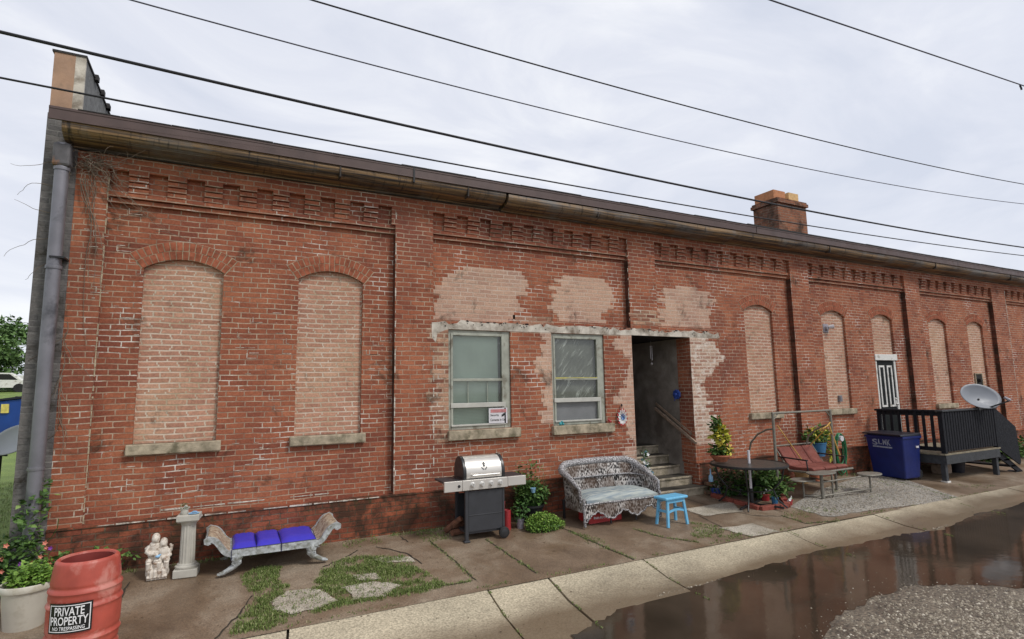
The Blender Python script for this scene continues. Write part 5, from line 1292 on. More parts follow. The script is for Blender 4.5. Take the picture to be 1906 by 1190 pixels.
# ------------------------------------------------------------------ small things on and by the wall
p = W(1158,776,-.03); t = thing('pinwheel_ornament', (p.x,-.03,p.z), 'red, white and blue pinwheel ornament hanging on the wall left of the doorway', 'ornament')
def disc(b, r0, r1, y, k, n, tw=0):
    for i in range(n):
        if i % 2 == k:
            a0 = 2*math.pi*i/n; a1 = 2*math.pi*(i+1)/n
            b.add([(r0*math.cos(a0),y,r0*math.sin(a0)),(r1*math.cos(a0+tw),y,r1*math.sin(a0+tw)),(r1*math.cos(a1+tw),y-.012,r1*math.sin(a1+tw)),(r0*math.cos(a1),y-.004,r0*math.sin(a1))], [(0,1,2,3)])
for nm, mt, r0, r1, y, k in (('red_blades',M['redp'],.04,.135,-.004,0),('white_blades',M['petalw'],.03,.115,-.010,1),('white_tips',M['petalw'],.03,.10,-.014,0),('blue_centre',M['royal'],.0,.05,-.024,0),('blue_centre_back',M['lightblue'],.0,.05,-.023,1)):
    b = MB(); disc(b, r0, r1, y, k, 24 if r1 > .06 else 12, .12); o = bt(b, nm, mt, t, fix=False)
    o.scale = (.85,1,1.15)
b = MB(); b.tube([(0,.0,.13),(.0,0,.22)], .004, 5); b.sphere((0,0,.20), .018, 8, 6); bt(b, 'hanger', M['blackpl'], t)
b = MB(); b.box((-.16,-.002,-.115),(.16,.002,.125)); p = Vector((3.83,.012,2.095))
t = thing('window_sticker', p, 'white security sign with a faded red heading in the lower corner of the left window', 'sign'); bt(b, 'sign_board', M['whitepipe'], t)
b = MB(); b.box((-.13,-.005,.055),(.14,-.003,.105)); bt(b, 'red_heading', simple('faded_red', (.50,.20,.20), .5), t)
for txt, w, h, x, z in (('Security',.145,.042,-.06,.012),('Cameras in Use',.27,.038,-.0,-.055)):
    b = MB(); vs, fs = text_mesh(txt, w, h, .01); b.add([(v.x+x, -.004, v.y+z) for v in vs], fs); bt(b, 'lettering', M['signblk'], t, fix=False)
b = MB(); b.box((.06,-.006,.0),(.10,-.003,.025)); b.box((.085,-.006,.012),(.13,-.003,.04)); b.box((.06,-.006,-.01),(.075,-.003,.0)); bt(b, 'camera_symbol', M['signblk'], t)
t = thing('teal_figurine', (4.93,-.05,1.90), 'tiny teal figurine at the left end of the right window sill', 'figurine'); b = MB(); b.sphere((0,0,.03), .028, 8, 6); b.sphere((.05,0,.025), .022, 8, 6); b.sphere((.03,0,.06), .02, 8, 6); bt(b, 'body', M['teal'], t)
t = thing('red_figurine', (5.93,-.05,1.90), 'tiny red figurine at the right end of the right window sill', 'figurine'); b = MB(); b.sphere((0,0,.03), .026, 8, 6); b.sphere((-.03,0,.055), .02, 8, 6); bt(b, 'body', M['redmet'], t)
# lamp
p = W(1538,611,D+.03); t = thing('wall_floodlight', (p.x,D+.055,p.z), 'small grey security lamp high on the bricked-up window left of the door', 'lamp')
b = MB(); b.box((-.09,-.015,-.10),(.09,0,.10)); b.lathe([(0,-.07),(.05,-.07),(.06,-.012)], (0,0,0), 14, axis='Y'); bt(b, 'base', M['greypot'], t, bevel=.006)
b = MB(); b.tube([(.02,-.06,.02),(.10,-.14,.03)], [.035,.055], 12); bt(b, 'lamp_head', M['whitepipe'], t)
# things in the stairwell
t = thing('wind_chime', (7.72,.86,3.43), 'white wind chime hanging in the dark doorway', 'wind chime')
b = MB(); b.tube([(0,0,0),(0,0,-.10)], .003, 4); b.lathe([(0,-.10),(.03,-.10),(.03,-.115),(0,-.115)], n=12); bt(b, 'top', M['whitepipe'], t)
for k in range(4):
    b = MB(); a = k*1.57; b.tube([(.022*math.cos(a),.022*math.sin(a),-.12),(.022*math.cos(a),.022*math.sin(a),-.30-.03*k)], .008, 8); bt(b, 'chime_tube', M['whitepipe'], t)
b = MB(); b.tube([(0,0,-.12),(0,0,-.44)], .0025, 4); b.sphere((0,0,-.46), .026, 8, 6); bt(b, 'clapper', M['whitepipe'], t)
t = thing('blue_bow', (7.90,.36,2.35), 'royal blue bow ornament on the inner wall of the doorway', 'ornament')
b = MB(); r_ = random.Random(4)
for k in range(9):
    a = k*.7; b.sphere((-.03,.07*math.cos(a),.06*math.sin(a)), .038, 8, 6, (.5,1,1))
b.sphere((-.05,0,0), .035, 8, 6); b.tube([(-.04,0,0),(-.05,.05,-.12)], .008, 5); bt(b, 'loops', M['royal'], t)
t = thing('flower_garland', (6.57,-.16,.95), 'garland of white and blue artificial flowers running down the left side of the steps', 'garland')
b = MB(); b2 = MB(); b3 = MB(); r_ = random.Random(6)
for k in range(22):
    f = k/21; c = (.04+.16*f*0+r_.uniform(-.03,.05), .1-.25*f, .42-.80*f); leaves(b3, c, (.06,.06,.06), 16, .05, 100+k); (flowers(b, c, (.04,.05,.03), 3, .035, k) if k % 3 else flowers(b2, c, (.04,.05,.03), 2, .032, k))
bt(b, 'white_flowers', M['petalw'], t, fix=False); bt(b2, 'blue_flowers', M['lightblue'], t, fix=False); bt(b3, 'foliage', M['leafd'], t, fix=False)

# ------------------------------------------------------------------ glass patio table with the cut-off parasol pole
TX, TY = 8.10, -1.03; t0 = gz(TX,TY); TH = .70
t = thing('patio_table', (TX,TY,t0), 'round dark glass patio table with black metal legs beside the doorway', 'table')
b = MB(); b.lathe([(0,TH-.012),(.60,TH-.012),(.60,TH),(0,TH)], n=56); bt(b, 'glass_top', M['glass_t'], t)
b = MB(); b.lathe([(.60,TH-.03),(.625,TH-.03),(.63,TH-.01),(.625,TH+.008),(.60,TH+.006)], n=56); bt(b, 'rim', M['blackpl'], t)
for k in range(4):
    a = R(35+90*k); b = MB(); c_, s_ = math.cos(a), math.sin(a)
    b.tube([(.55*c_,.55*s_,TH-.03),(.50*c_,.50*s_,.45),(.36*c_,.36*s_,.28),(.42*c_,.42*s_,.12),(.56*c_,.56*s_,.0)], .014, 8); bt(b, 'leg', M['blackpl'], t)
b = MB(); b.lathe([(.34,.27),(.352,.28),(.34,.29),(.328,.28),(.34,.27)], n=32); bt(b, 'brace_ring', M['blackpl'], t)
t = thing('parasol_pole', (TX+.02,TY,t0), 'white topped parasol pole standing up through the glass table on a black base', 'pole')
b = MB(); b.tube([(0,0,.02),(0,0,.92)], .022, 12); bt(b, 'pole', M['whitepipe'], t, None)
b = MB(); b.tube([(0,0,.02),(0,0,.28)], .034, 12)
for k in range(4): a = R(20+90*k); b.beam((0,0,.03),(.52*math.cos(a),.52*math.sin(a),.02),.035,.03)
bt(b, 'base', M['blackpl'], t, bevel=.004)
# plant on the table
px_, py_ = 7.78, -.72
t = thing('yellow_leaf_plant', (px_,py_,gz(px_,py_)+TH+.001), 'terracotta bowl plant with yellow and green leaves on the glass table', 'potted plant')
b = MB(); b.lathe([(0,0),(.10,0),(.165,.09),(.175,.092),(.175,.115),(.155,.115),(.145,.09),(0,.09)], n=28); bt(b, 'bowl', M['terra'], t)
b = MB(); leaves(b, (0,0,.20), (.20,.14,.10), 320, .085, 71, .6); leaves(b, (-.06,0,.62), (.10,.10,.15), 200, .075, 72); leaves(b, (.03,0,.42), (.13,.1,.16), 110, .08, 73); bt(b, 'green_leaves', M['leafm'], t, fix=False)
b = MB(); leaves(b, (-.03,-.05,.46), (.13,.10,.16), 170, .11, 74); leaves(b, (.05,-.1,.22), (.14,.08,.08), 70, .07, 75); bt(b, 'yellow_leaves', M['leafy'], t, fix=False)
b = MB(); flowers(b, (.06,-.12,.26), (.10,.03,.05), 6, .03, 3); bt(b, 'flowers', M['salmon'], t, fix=False)
b = MB(); b.tube([(0,0,.08),(-.01,0,.3),(-.04,0,.6)], .006, 5); b.tube([(.02,0,.08),(.05,0,.4)], .005, 5); bt(b, 'stems', M['leafd'], t)
p = W(1323,890,-.55); t = thing('blue_bottle', (p.x,-.55,p.z-.06), 'pale blue bottle hanging under the glass table', 'bottle'); b = MB(); b.lathe([(0,0),(.035,0),(.04,.02),(.036,.09),(.012,.13),(.012,.22),(0,.22)], n=14); bt(b, 'bottle', M['lightblue'], t)
# raised brick bed under the table with its plants
A0, A1, A2 = G(1326,925), G(1415,950), G(1466,945)
t = thing('brick_edging', (A1.x,A1.y,gz(A1.x,A1.y)), 'low red brick edging round the flower bed under the glass table', 'edging')
def edging(a, c, seed):
    r = random.Random(seed); d = c-a; L = d.length; n = max(2, int(L/.21)); b = MB()
    for i in range(n):
        p = a+d*(i/n); q_ = a+d*((i+.94)/n); b.beam(Vector((p.x,p.y,gz(p.x,p.y)+.03+r.uniform(-.006,.006)))-t.location, Vector((q_.x,q_.y,gz(q_.x,q_.y)+.03+r.uniform(-.006,.006)))-t.location, .10, .07)
    return b
for i,(a_,c_) in enumerate(((A0,A1),(A1,A2),(A2,Vector((A2.x+.5,A2.y+.5,0))))): bt(edging(a_, c_, i), 'brick_row', M['redblk'], t, bevel=.006)
def pot_plant(name, x, y, r, h, mat, leafm, n, lsize, lrad, lz, label, seed, flower=None, group='flowerpots in the bed under the glass table'):
    t = thing(name, (x,y,gz(x,y)), label, 'potted plant', group=group)
    b = MB(); b.lathe([(0,0),(r*.72,0),(r*.95,h*.85),(r*1.05,h*.86),(r*1.05,h),(r*.9,h),(r*.85,h*.8),(0,h*.8)], n=20); bt(b, 'pot', mat, t)
    b = MB(); leaves(b, (0,0,h+lz), lrad, n, lsize, seed, .7); bt(b, 'leaves', leafm, t, fix=False)
    if flower: b = MB(); flowers(b, (0,-.04,h+lz), (lrad[0],.03,lrad[2]*.8), 6, .028, seed); bt(b, 'flowers', flower, t, fix=False)
    return t
g_ = G(1385,925); pot_plant('potted_plant', g_.x+.1, g_.y+.15, .10, .12, M['greypot'], M['leafl'], 260, .07, (.17,.12,.08), .04, 'lime green leafy plant in the bed left of the parasol base', 1)
g_ = G(1412,930); pot_plant('potted_plant', g_.x+.35, g_.y+.25, .12, .20, M['terra'], M['leafm'], 60, .06, (.10,.08,.05), .05, 'terracotta pot behind the parasol base', 2)
g_ = G(1430,935); pot_plant('potted_plant', g_.x+.05, g_.y+.1, .09, .12, M['redmet'], M['leafm'], 130, .05, (.12,.09,.07), .04, 'red pot with white flowers right of the parasol base', 3, M['petalw'])
g_ = G(1443,940); pot_plant('potted_plant', g_.x+.02, g_.y+.02, .06, .12, M['bluepot'], M['leafd'], 60, .05, (.08,.07,.06), .04, 'small blue pot at the front corner of the brick edging', 4)
g_ = G(1343,925); pot_plant('potted_plant', g_.x, g_.y+.12, .10, .14, M['royal'], M['leafd'], 50, .05, (.09,.07,.05), .02, 'dark blue glazed pot at the left end of the bed', 5, M['petalw'])
g_ = G(1360,915); pot_plant('potted_plant', g_.x+.1, g_.y+.1, .09, .14, M['blackpl'], M['leafd'], 150, .06, (.16,.12,.12), .05, 'dark leafy plant low under the glass table', 6)
g_ = G(1498,940); pot_plant('potted_plant', g_.x-.25, g_.y+.12, .07, .09, M['redmet'], M['leafm'], 25, .04, (.07,.06,.04), .02, 'small dark red pot with white blooms by the swing', 7, M['petalw'])
t = thing('foliage_clump', (8.75,-.75,gz(8.7,-.7)), 'broad leaved green bush growing under the left end of the swing', 'shrub')
b = MB(); leaves(b, (0,0,.30), (.36,.26,.26), 520, .11, 81, .5); leaves(b, (.25,-.15,.22), (.28,.2,.18), 260, .10, 82); bt(b, 'leaves', M['leafm'], t, fix=False)
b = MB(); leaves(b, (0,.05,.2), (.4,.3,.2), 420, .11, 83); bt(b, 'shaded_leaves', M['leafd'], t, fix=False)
t = thing('foliage_clump', (8.25,-.55,gz(8.2,-.5)), 'dark tangled greenery with brown stems against the wall under the table', 'shrub')
b = MB(); leaves(b, (0,.1,.22), (.45,.25,.20), 330, .08, 84); leaves(b, (.1,.2,.45), (.4,.2,.15), 160, .07, 85); bt(b, 'leaves', M['leafd'], t, fix=False)
b = MB(); r_ = random.Random(1)
for k in range(14): b.tube([(r_.uniform(-.4,.4),r_.uniform(0,.3),0),(r_.uniform(-.45,.45),r_.uniform(0,.3),.3),(r_.uniform(-.5,.5),r_.uniform(.0,.3),.55)], .006, 4)
bt(b, 'stems', M['twig'], t)
t = thing('stacked_bricks', (8.2,-.22,gz(8.2,-.2)), 'loose old bricks and stones piled at the wall under the table', 'bricks'); b = MB(); r_ = random.Random(5)
for k in range(26):
    x = r_.uniform(-.35,.9); z = .035+.075*r_.randint(0,4); b.box((x,-.1+r_.uniform(-.05,.05),z-.03),(x+.2,.1,z+.03), Matrix.Rotation(r_.uniform(-.2,.2),3,'Z'))
bt(b, 'bricks', simple('old_loose_brick', (.24,.13,.08), .9, var=.4, scale=9, dirt=(.05,.05,.03), dirt_amt=.5, bmp=.4), t, bevel=.008)

# ------------------------------------------------------------------ swing seat
SX0, SX1, SF, SB, SZ = 8.95, 10.62, -.92, -.28, 1.985
sx0g = gz(SX0,SF)
t = thing('garden_swing', ((SX0+SX1)/2, SF, sx0g), 'grey metal garden swing frame with a brick red cushioned seat', 'swing')
off = -Vector(t.location)
def L(x,y,z): return Vector((x,y,z))+off
gzz = lambda x,y: gz(x,y)
b = MB(); b.tube([L(SX0-.02,SF,SZ),L(SX1+.02,SF,SZ+.005)], .020, 8); bt(b, 'top_bar', M['tubegrey'], t)
for x in (SX0,SX1):
    b = MB(); b.tube([L(x,SF,SZ),L(x,SF,gzz(x,SF))], .026, 8); bt(b, 'front_leg', M['tubegrey'], t)
    b = MB(); b.tube([L(x,SF,SZ-.28),L(x,SF+.15,SZ-.30),L(x,SF+.36,SZ-.40),L(x,SF+.52,SZ-.56),L(x,SB-.05,SZ-.78),L(x,SB-.02,gzz(x,SB))], .017, 8); bt(b, 'rear_leg', M['tubegrey'], t)
    b = MB(); b.tube([L(x,SF,gzz(x,SF)+.14),L(x,SB,gzz(x,SB)+.14)], .014, 6); s_ = 1 if x == SX0 else -1; b.tube([L(x,SF,SZ-.13),L(x+s_*.14,SF,SZ-.01)], .012, 6); bt(b, 'brace', M['tubegrey'], t)
# bench of the swing, hanging askew and facing the right
cs = Vector((10.20,-.70,.93))
def sw(lx, ly, lz): return Vector((cs.x+lx, cs.y-ly*1.15, cs.z+lz*.86))+off
def slabq(b, x0, x1, pts, th):   # thick cushion: profile (ly,lz) swept from x0 to x1
    n = len(pts); vs = []
    for x in (x0,x1):
        for (y,z) in pts: vs.append(sw(x,y,z))
        for (y,z) in reversed(pts): vs.append(sw(x,y-th*.35,z-th))
    m_ = 2*n; b.add(vs, [(i,(i+1)%m_,m_+(i+1)%m_,m_+i) for i in range(m_)], False)
    tri = tessellate_polygon([[Vector(v) for v in vs[:m_]]]); b.add(vs[:m_], [tuple(q_) for q_ in tri]); b.add(vs[m_:], [tuple(q_) for q_ in tri])
    return b
for x0, x1 in ((-.52,-.18),(-.17,.17),(.18,.50)):
    b = MB(); slabq(b, x0, x1, [(-.26,.42),(-.24,.40),(-.10,.12),(-.04,.04)], .07); bt(b, 'back_cushion', M['redcush'], t, bevel=.02)
    b = MB(); slabq(b, x0, x1, [(-.05,.05),(.10,.03),(.34,.05),(.38,.02)], .08); bt(b, 'seat_cushion', M['redcush'], t, bevel=.02)
b = MB(); b.tube([sw(-.55,-.05,-.06), sw(-.55,.42,-.04), sw(.55,.42,-.04), sw(.55,-.05,-.06), sw(-.55,-.05,-.06)], .018, 8); b.tube([sw(-.55,-.05,-.06), sw(-.55,-.30,.44), sw(.55,-.30,.44), sw(.55,-.05,-.06)], .016, 8); bt(b, 'seat_frame', M['tubegrey'], t)
for x in (-.56,.56):
    b = MB(); b.beam(sw(x,-.20,.22), sw(x,.30,.20), .05, .022); b.tube([sw(x,.28,.20), sw(x,.30,-.04)], .012, 6); bt(b, 'armrest', M['blackpl'], t)
b = MB(); b.tube([L(SX0+.10,SF,SZ-.22), sw(-.56,.20,.21)], .010, 6); bt(b, 'rope', M['rope'], t); b = MB(); b.tube([L(SX1-.10,SF,SZ-.30), sw(.40,-.22,.40)], .009, 6); b.tube([L(SX1-.08,SF,SZ-.26), sw(.56,.22,.20)], .014, 6); b.tube([L(SX1-.0,SF,SZ-.22), L(SX1-.14,SF,SZ-.30), L(SX1-.28,SF,SZ-.34)], .012, 6); bt(b, 'rope', M['rope'], t)

# hanging blue bucket and the plant in it, hose on the wall
p = W(1522,838,-.25); t = thing('hanging_bucket', (p.x,-.25,p.z-.12), 'blue bucket of trailing plants hanging by the wall behind the swing', 'planter')
b = MB(); b.lathe([(0,0),(.13,0),(.175,.26),(.182,.262),(.182,.28),(.168,.28),(.16,.24),(0,.24)], n=24); bt(b, 'bucket', M['bluepot'], t)
b = MB(); leaves(b, (-.1,0,.42), (.30,.15,.16), 260, .10, 91, .6); leaves(b, (.2,0,.36), (.1,.1,.3), 120, .10, 92); bt(b, 'leaves', M['leafm'], t, fix=False)
b = MB(); leaves(b, (-.02,-.05,.46), (.24,.10,.12), 110, .11, 93); leaves(b, (.32,-.05,.2), (.04,.04,.32), 60, .12, 94); bt(b, 'yellow_leaves', M['leafy'], t, fix=False)
b = MB(); b.tube([(-.15,0,.27),(.02,0,.62),(.15,0,.27)], .005, 5); b.tube([(.02,0,.62),(.08,.22,.66)], .006, 5); bt(b, 'handle', M['greypot'], t)
p = W(1562,835,-.06); t = thing('garden_hose', (p.x,-.05,p.z), 'green garden hose coiled on the wall left of the blue bin', 'hose')
b = MB(); r_ = random.Random(2)
for k in range(7):
    pts = []; R0 = .22+.012*k; 
    for i in range(33):
        a = 2*math.pi*i/32; pts.append((R0*.62*math.sin(a)+.01*math.sin(3*a+k), -.015-.022*(k%3)-.01*math.cos(a*2+k), R0*1.5*math.cos(a)-.02*k))
    b.tube(pts, .012, 6)
b.tube([(.05,-.03,-.33),(.12,-.05,-.5),(.10,-.08,-.72),(.02,-.1,-.85)], .012, 6); bt(b, 'coil', M['greenhose'], t)
b = MB(); b.lathe([(0,-.1),(.06,-.1),(.06,.04),(0,.04)], (0,0,.22), 14, axis='Y'); bt(b, 'hanger', M['whitepipe'], t)
# pots at the wall behind the swing
pot_plant('wall_pot', 10.55, -.25, .14, .22, M['clayy'], M['leafm'], 90, .07, (.16,.12,.12), .06, 'pale clay pot with foliage at the wall behind the swing', 12, None, 'pots at the wall behind the swing')
pot_plant('wall_pot', 11.0, -.22, .11, .18, M['terra'], M['leafm'], 80, .08, (.14,.1,.10), .05, 'terracotta pot at the wall right of the pale clay pot', 13, None, 'pots at the wall behind the swing')

# ------------------------------------------------------------------ metal picnic table
QX, QY = 9.72, -1.30; q0 = gz(QX,QY)
t = thing('picnic_table', (QX,QY,q0), 'grey metal picnic table with small round seats on arms, in front of the swing', 'table', R(0))
def lq(u, v, z): p = Z(u,v,z+q0); return Vector((p.x-QX, p.y-QY, z))
b = MB(); ct = (lq(1528,880,.47)); b.lathe([(0,.455),(.31,.455),(.32,.465),(.315,.48),(0,.482)], (ct.x,ct.y,0), 40, 1, .6); bt(b, 'table_top', M['tubegrey'], t)
sR = lq(1618,882,.34); sL = lq(1494,893,.34)
for s_, r_r in ((sR,.23),(sL,.23)):
    b = MB(); b.lathe([(0,.325),(r_r,.325),(r_r+.01,.335),(r_r,.35),(0,.352)], (s_.x,s_.y,0), 28, 1.1, .8); bt(b, 'round_seat', M['tubegrey'], t)
    b = MB(); b.tube([(s_.x,s_.y,.33),(s_.x,s_.y-.0,0)], .018, 8); bt(b, 'seat_post', M['tubegrey'], t)
b = MB(); b.tube([(ct.x,ct.y,.46),(ct.x,ct.y,.0)], .03, 10); bt(b, 'centre_post', M['tubegrey'], t); b = MB(); b.tube([(ct.x+.3,ct.y,.46),(ct.x+.3,ct.y,.0)], .018, 8); bt(b, 'side_post', M['tubegrey'], t)
b = MB(); b.tube([(sL.x,sL.y,.06),(ct.x,ct.y,.06),(sR.x,sR.y,.06)], .014, 6); b.tube([(ct.x,ct.y,.30),(sR.x,sR.y,.31)], .014, 6); b.tube([(ct.x,ct.y,.30),(sL.x,sL.y,.31)], .014, 6); bt(b, 'arm', M['tubegrey'], t)

# ------------------------------------------------------------------ blue wheeled bin
BX, BY = 13.15, -.62; b0 = gz(BX,BY)
t = thing('wheeled_bin', (BX,BY,b0), 'dark blue wheeled bin with white writing between the swing and the deck', 'bin', R(-4))
def frustum(b, x0,x1,y0,y1,z0, X0,X1,Y0,Y1,z1):
    return b.add([(x0,y0,z0),(x1,y0,z0),(x1,y1,z0),(x0,y1,z0),(X0,Y0,z1),(X1,Y0,z1),(X1,Y1,z1),(X0,Y1,z1)], [(0,3,2,1),(4,5,6,7),(0,1,5,4),(1,2,6,5),(2,3,7,6),(3,0,4,7)])
b = MB(); frustum(b, -.22,.27,-.36,.34,.02, -.30,.30,-.42,.40,.92); bt(b, 'bin_body', M['binblue'], t, bevel=.03, seg=3)
b = MB(); b.box((-.315,-.435,.86),(.315,.41,.91)); b.box((.28,-.30,.72),(.315,.3,.86)); bt(b, 'rim', M['binblue'], t, bevel=.008)
b = MB(); b.add([(-.37,-.44,.915),(.33,-.44,.905),(.33,.44,.925),(-.37,.44,.935),(-.36,-.42,.955),(.31,-.42,.97),(.31,.42,.985),(-.36,.42,.965)], [(0,3,2,1),(4,5,6,7),(0,1,5,4),(1,2,6,5),(2,3,7,6),(3,0,4,7)]); bt(b, 'lid', M['binlid'], t, bevel=.015)
b = MB(); b.tube([(.34,-.34,.90),(.37,-.34,.90),(.37,.34,.90),(.34,.34,.90)], .014, 8); bt(b, 'handle', M['binlid'], t)
for y in (-.36,.30):
    b = MB(); b.lathe([(0,0),(.09,0),(.1,.01),(.1,.04),(.09,.05),(0,.05)], (.27,y,.10), 18, axis='Y'); bt(b, 'wheel', M['rubber'], t)
b = MB()
def onbin(y, z): f = (z-.02)/.9; return Vector((-.22-.08*f-.004, y, z))
for a_, c_, z0, z1 in ((.25,.135,.70,.83),(.115,.035,.72,.83),(.018,-.055,.71,.83),(-.07,-.15,.70,.83)):
    vs, fs = text_mesh({.25:'S',.115:'L',.018:'M',-.07:'K'}[a_], abs(a_-c_), z1-z0, .02); b.add([onbin((a_+c_)/2-v.x, (z0+z1)/2+v.y) for v in vs], fs)
b.add([onbin(.25,.655), onbin(-.17,.645), onbin(-.17,.675), onbin(.25,.685)], [(0,1,2,3)])
bt(b, 'lettering', simple('faded_white_print', (.26,.29,.38), .6, var=.3, scale=30), t, 'faded white printing', fix=False)
b = MB(); b.box((.12,-.425,.66),(.2,-.412,.70)); bt(b, 'label', M['whitepipe'], t)

# ------------------------------------------------------------------ deck with its railings and stair
KX0, KX1, KY = 13.66, 15.98, -1.40
k0 = gz(KX0,KY)
t = thing('wooden_deck', (KX0,KY,k0), 'small raised black wooden deck with railings below the panelled door', 'deck')
off = -Vector(t.location); DZ = .985; RZ = 1.905
def DL(x,y,z): return Vector((x,y,z))+off
def dbx(b, x0,y0,z0,x1,y1,z1): a = DL(x0,y0,z0); c = DL(x1,y1,z1); return b.box(tuple(a), tuple(c))
b = MB(); y = KY
while y < -.05: dbx(b, KX0-.03, y+.004, DZ-.035, KX1+.05, min(y+.138,-.02), DZ); y += .142
bt(b, 'deck_boards', M['deckbrd'], t, bevel=.004)
b = MB(); dbx(b, KX0,KY+.005,DZ-.22,KX1,KY+.045,DZ-.037); dbx(b, KX0,KY+.045,DZ-.22,KX0+.04,-.05,DZ-.037); dbx(b, KX1-.04,KY+.045,DZ-.22,KX1,-.05,DZ-.037); dbx(b, KX0+.04,-.7,DZ-.22,KX1-.04,-.66,DZ-.04); bt(b, 'frame_board', M['deckrail'], t, bevel=.004)
for x, y in ((KX0+.02,KY+.05),(KX1-.11,KY+.05),(KX0+.02,-.22),(KX1-.11,-.22)):
    b = MB(); b.beam(DL(x+.04,y+.045,DZ-.22), DL(x+.04,y+.045-.0,gz(x,y)+.0), .095, .095, (0,1,0)); 
    po = bt(b, 'post', M['deckrail'], t, bevel=.006)
b = MB(); b.box(tuple(DL(KX0+.0,KY+.03,gz(KX0,KY))), tuple(DL(KX0+.13,KY+.16,gz(KX0,KY)+.035))); bt(b, 'footing', M['white'], t)
for x in (KX0-.0,KX1-.09): b = MB(); dbx(b, x,KY-.0,DZ+.002,x+.09,KY+.09,RZ-.04); bt(b, 'rail_post', M['blackwood'], t, bevel=.004)
for x in (KX0-.0,): b = MB(); dbx(b, x,-.13,DZ+.002,x+.07,-.05,RZ-.04); bt(b, 'rail_post', M['blackwood'], t, bevel=.004)
b = MB(); dbx(b, KX0-.03,KY-.03,RZ-.04,KX1+.02,KY+.12,RZ-.003); bt(b, 'top_rail', M['deckrail'], t, bevel=.006)
b = MB(); dbx(b, KX0-.03,KY+.12,RZ-.045,KX0+.11,-.02,RZ-.002); bt(b, 'top_rail', M['blackwood'], t, bevel=.006)
b = MB(); dbx(b, KX0+.09,KY+.02,RZ-.13,KX1-.09,KY+.06,RZ-.042); dbx(b, KX0+.09,KY+.02,DZ+.05,KX1-.09,KY+.06,DZ+.13); dbx(b, KX0+.01,KY+.09,RZ-.13,KX0+.05,-.13,RZ-.047); dbx(b, KX0+.01,KY+.09,DZ+.05,KX0+.05,-.13,DZ+.13); bt(b, 'rail', M['blackwood'], t, bevel=.004)
n = 20
for i in range(n):
    x = KX0+.155+(KX1-KX0-.325)*i/(n-1); b = MB(); dbx(b, x-.043,KY-.002,DZ+.04,x+.035,KY+.018,RZ-.045); bt(b, 'baluster', M['blackwood'], t)
for i in range(7):
    y = KY+.20+i*.165; b = MB(); dbx(b, KX0-.012,y-.03,DZ+.05,KX0+.008,y+.03,RZ-.05); bt(b, 'baluster', M['blackwood'], t)
# stair going down to the right with a boarded side
SE = KX1+1.02
b = MB(); P_ = [(KX1+.025,RZ-.03),(SE-.12,DZ+.42),(SE-.06,gz(SE,KY)+.25),(SE-.12,gz(SE,KY)+.18),(KX1+.025,DZ-.05)]
b.extrude([DL(x,KY+.01,z) for x,z in P_], (0,.03,0)); b.extrude([DL(x,KY+.06,z) for x,z in [(KX1,DZ-.04),(KX1,DZ-.22),(SE-.1,gz(SE,KY)),(SE+.12,gz(SE,KY))]], (0,.04,0)); bt(b, 'stair_side', M['blackwood'], t)
for i in range(4):
    z = DZ-.16*(i+1)+.02; x = KX1+.02+.25*i; b = MB(); dbx(b, x,KY+.06,z-.035,x+.27,-.36,z); bt(b, 'tread', M['blackwood'], t)

p = W(1812,872,-1.0); t2 = thing('stored_box', (14.75,-.75,gz(14.7,-.7)), 'pale cardboard box stored in the dark space under the deck', 'box'); b = MB(); b.box((-.18,-.12,0),(.18,.12,.20)); b.box((-.18,-.002,.2),(.18,.002,.21)); bt(b, 'carton', M['wood'], t2, bevel=.004)
t2 = thing('dark_pot', (15.3,-.8,gz(15.3,-.8)), 'dark green pot pushed under the deck', 'pot'); b = MB(); b.lathe([(0,0),(.14,0),(.18,.26),(.19,.28),(0,.27)], n=20); bt(b, 'pot', M['binlid'], t2)
# satellite dish clamped to the rail
DC = Vector((15.20,-1.42,2.17)); 
t2 = thing('satellite_dish', (15.2,KY+.02,RZ), 'grey oval satellite dish clamped to the front rail of the black deck', 'satellite dish')
def dishmesh(b, a, c_, depth, n=32, rings=7):
    vs = []
    for i in range(rings+1):
        f = i/rings
        for j in range(n): an = 2*math.pi*j/n; vs.append(Vector((a*f*math.cos(an), -depth*(1-f*f)*-1.0, c_*f*math.sin(an))))
    b.add(vs, [(i*n+j,i*n+(j+1)%n,(i+1)*n+(j+1)%n,(i+1)*n+j) for i in range(rings) for j in range(n)], True); return b
b = MB(); dishmesh(b, .44, .30, .09); o = bt(b, 'reflector', M['dish'], t2); o.location = DC-Vector(t2.location)+Vector((0,-.06,0)); o.rotation_euler = (R(-24),R(7),R(-30)); sm = o.modifiers.new('s','SOLIDIFY'); sm.thickness = .008
b = MB(); c0 = DC-Vector(t2.location); b.tube([(0,0,-.03),(0,-.01,.10),tuple(c0+Vector((0,-.02,-.06)))], .02, 8); b.box((-.05,-.06,-.05),(.05,.06,.01)); bt(b, 'mast', M['blackpl'], t2)
b = MB(); b.beam(tuple(c0+Vector((.0,-.08,-.30))), tuple(c0+Vector((.22,-.50,-.10))), .03, .03); bt(b, 'feed_arm', M['blackpl'], t2)
b = MB(); b.tube([tuple(c0+Vector((.22,-.50,-.10))), tuple(c0+Vector((.17,-.42,-.03)))], [.035,.028], 10); bt(b, 'receiver', M['greypot'], t2)
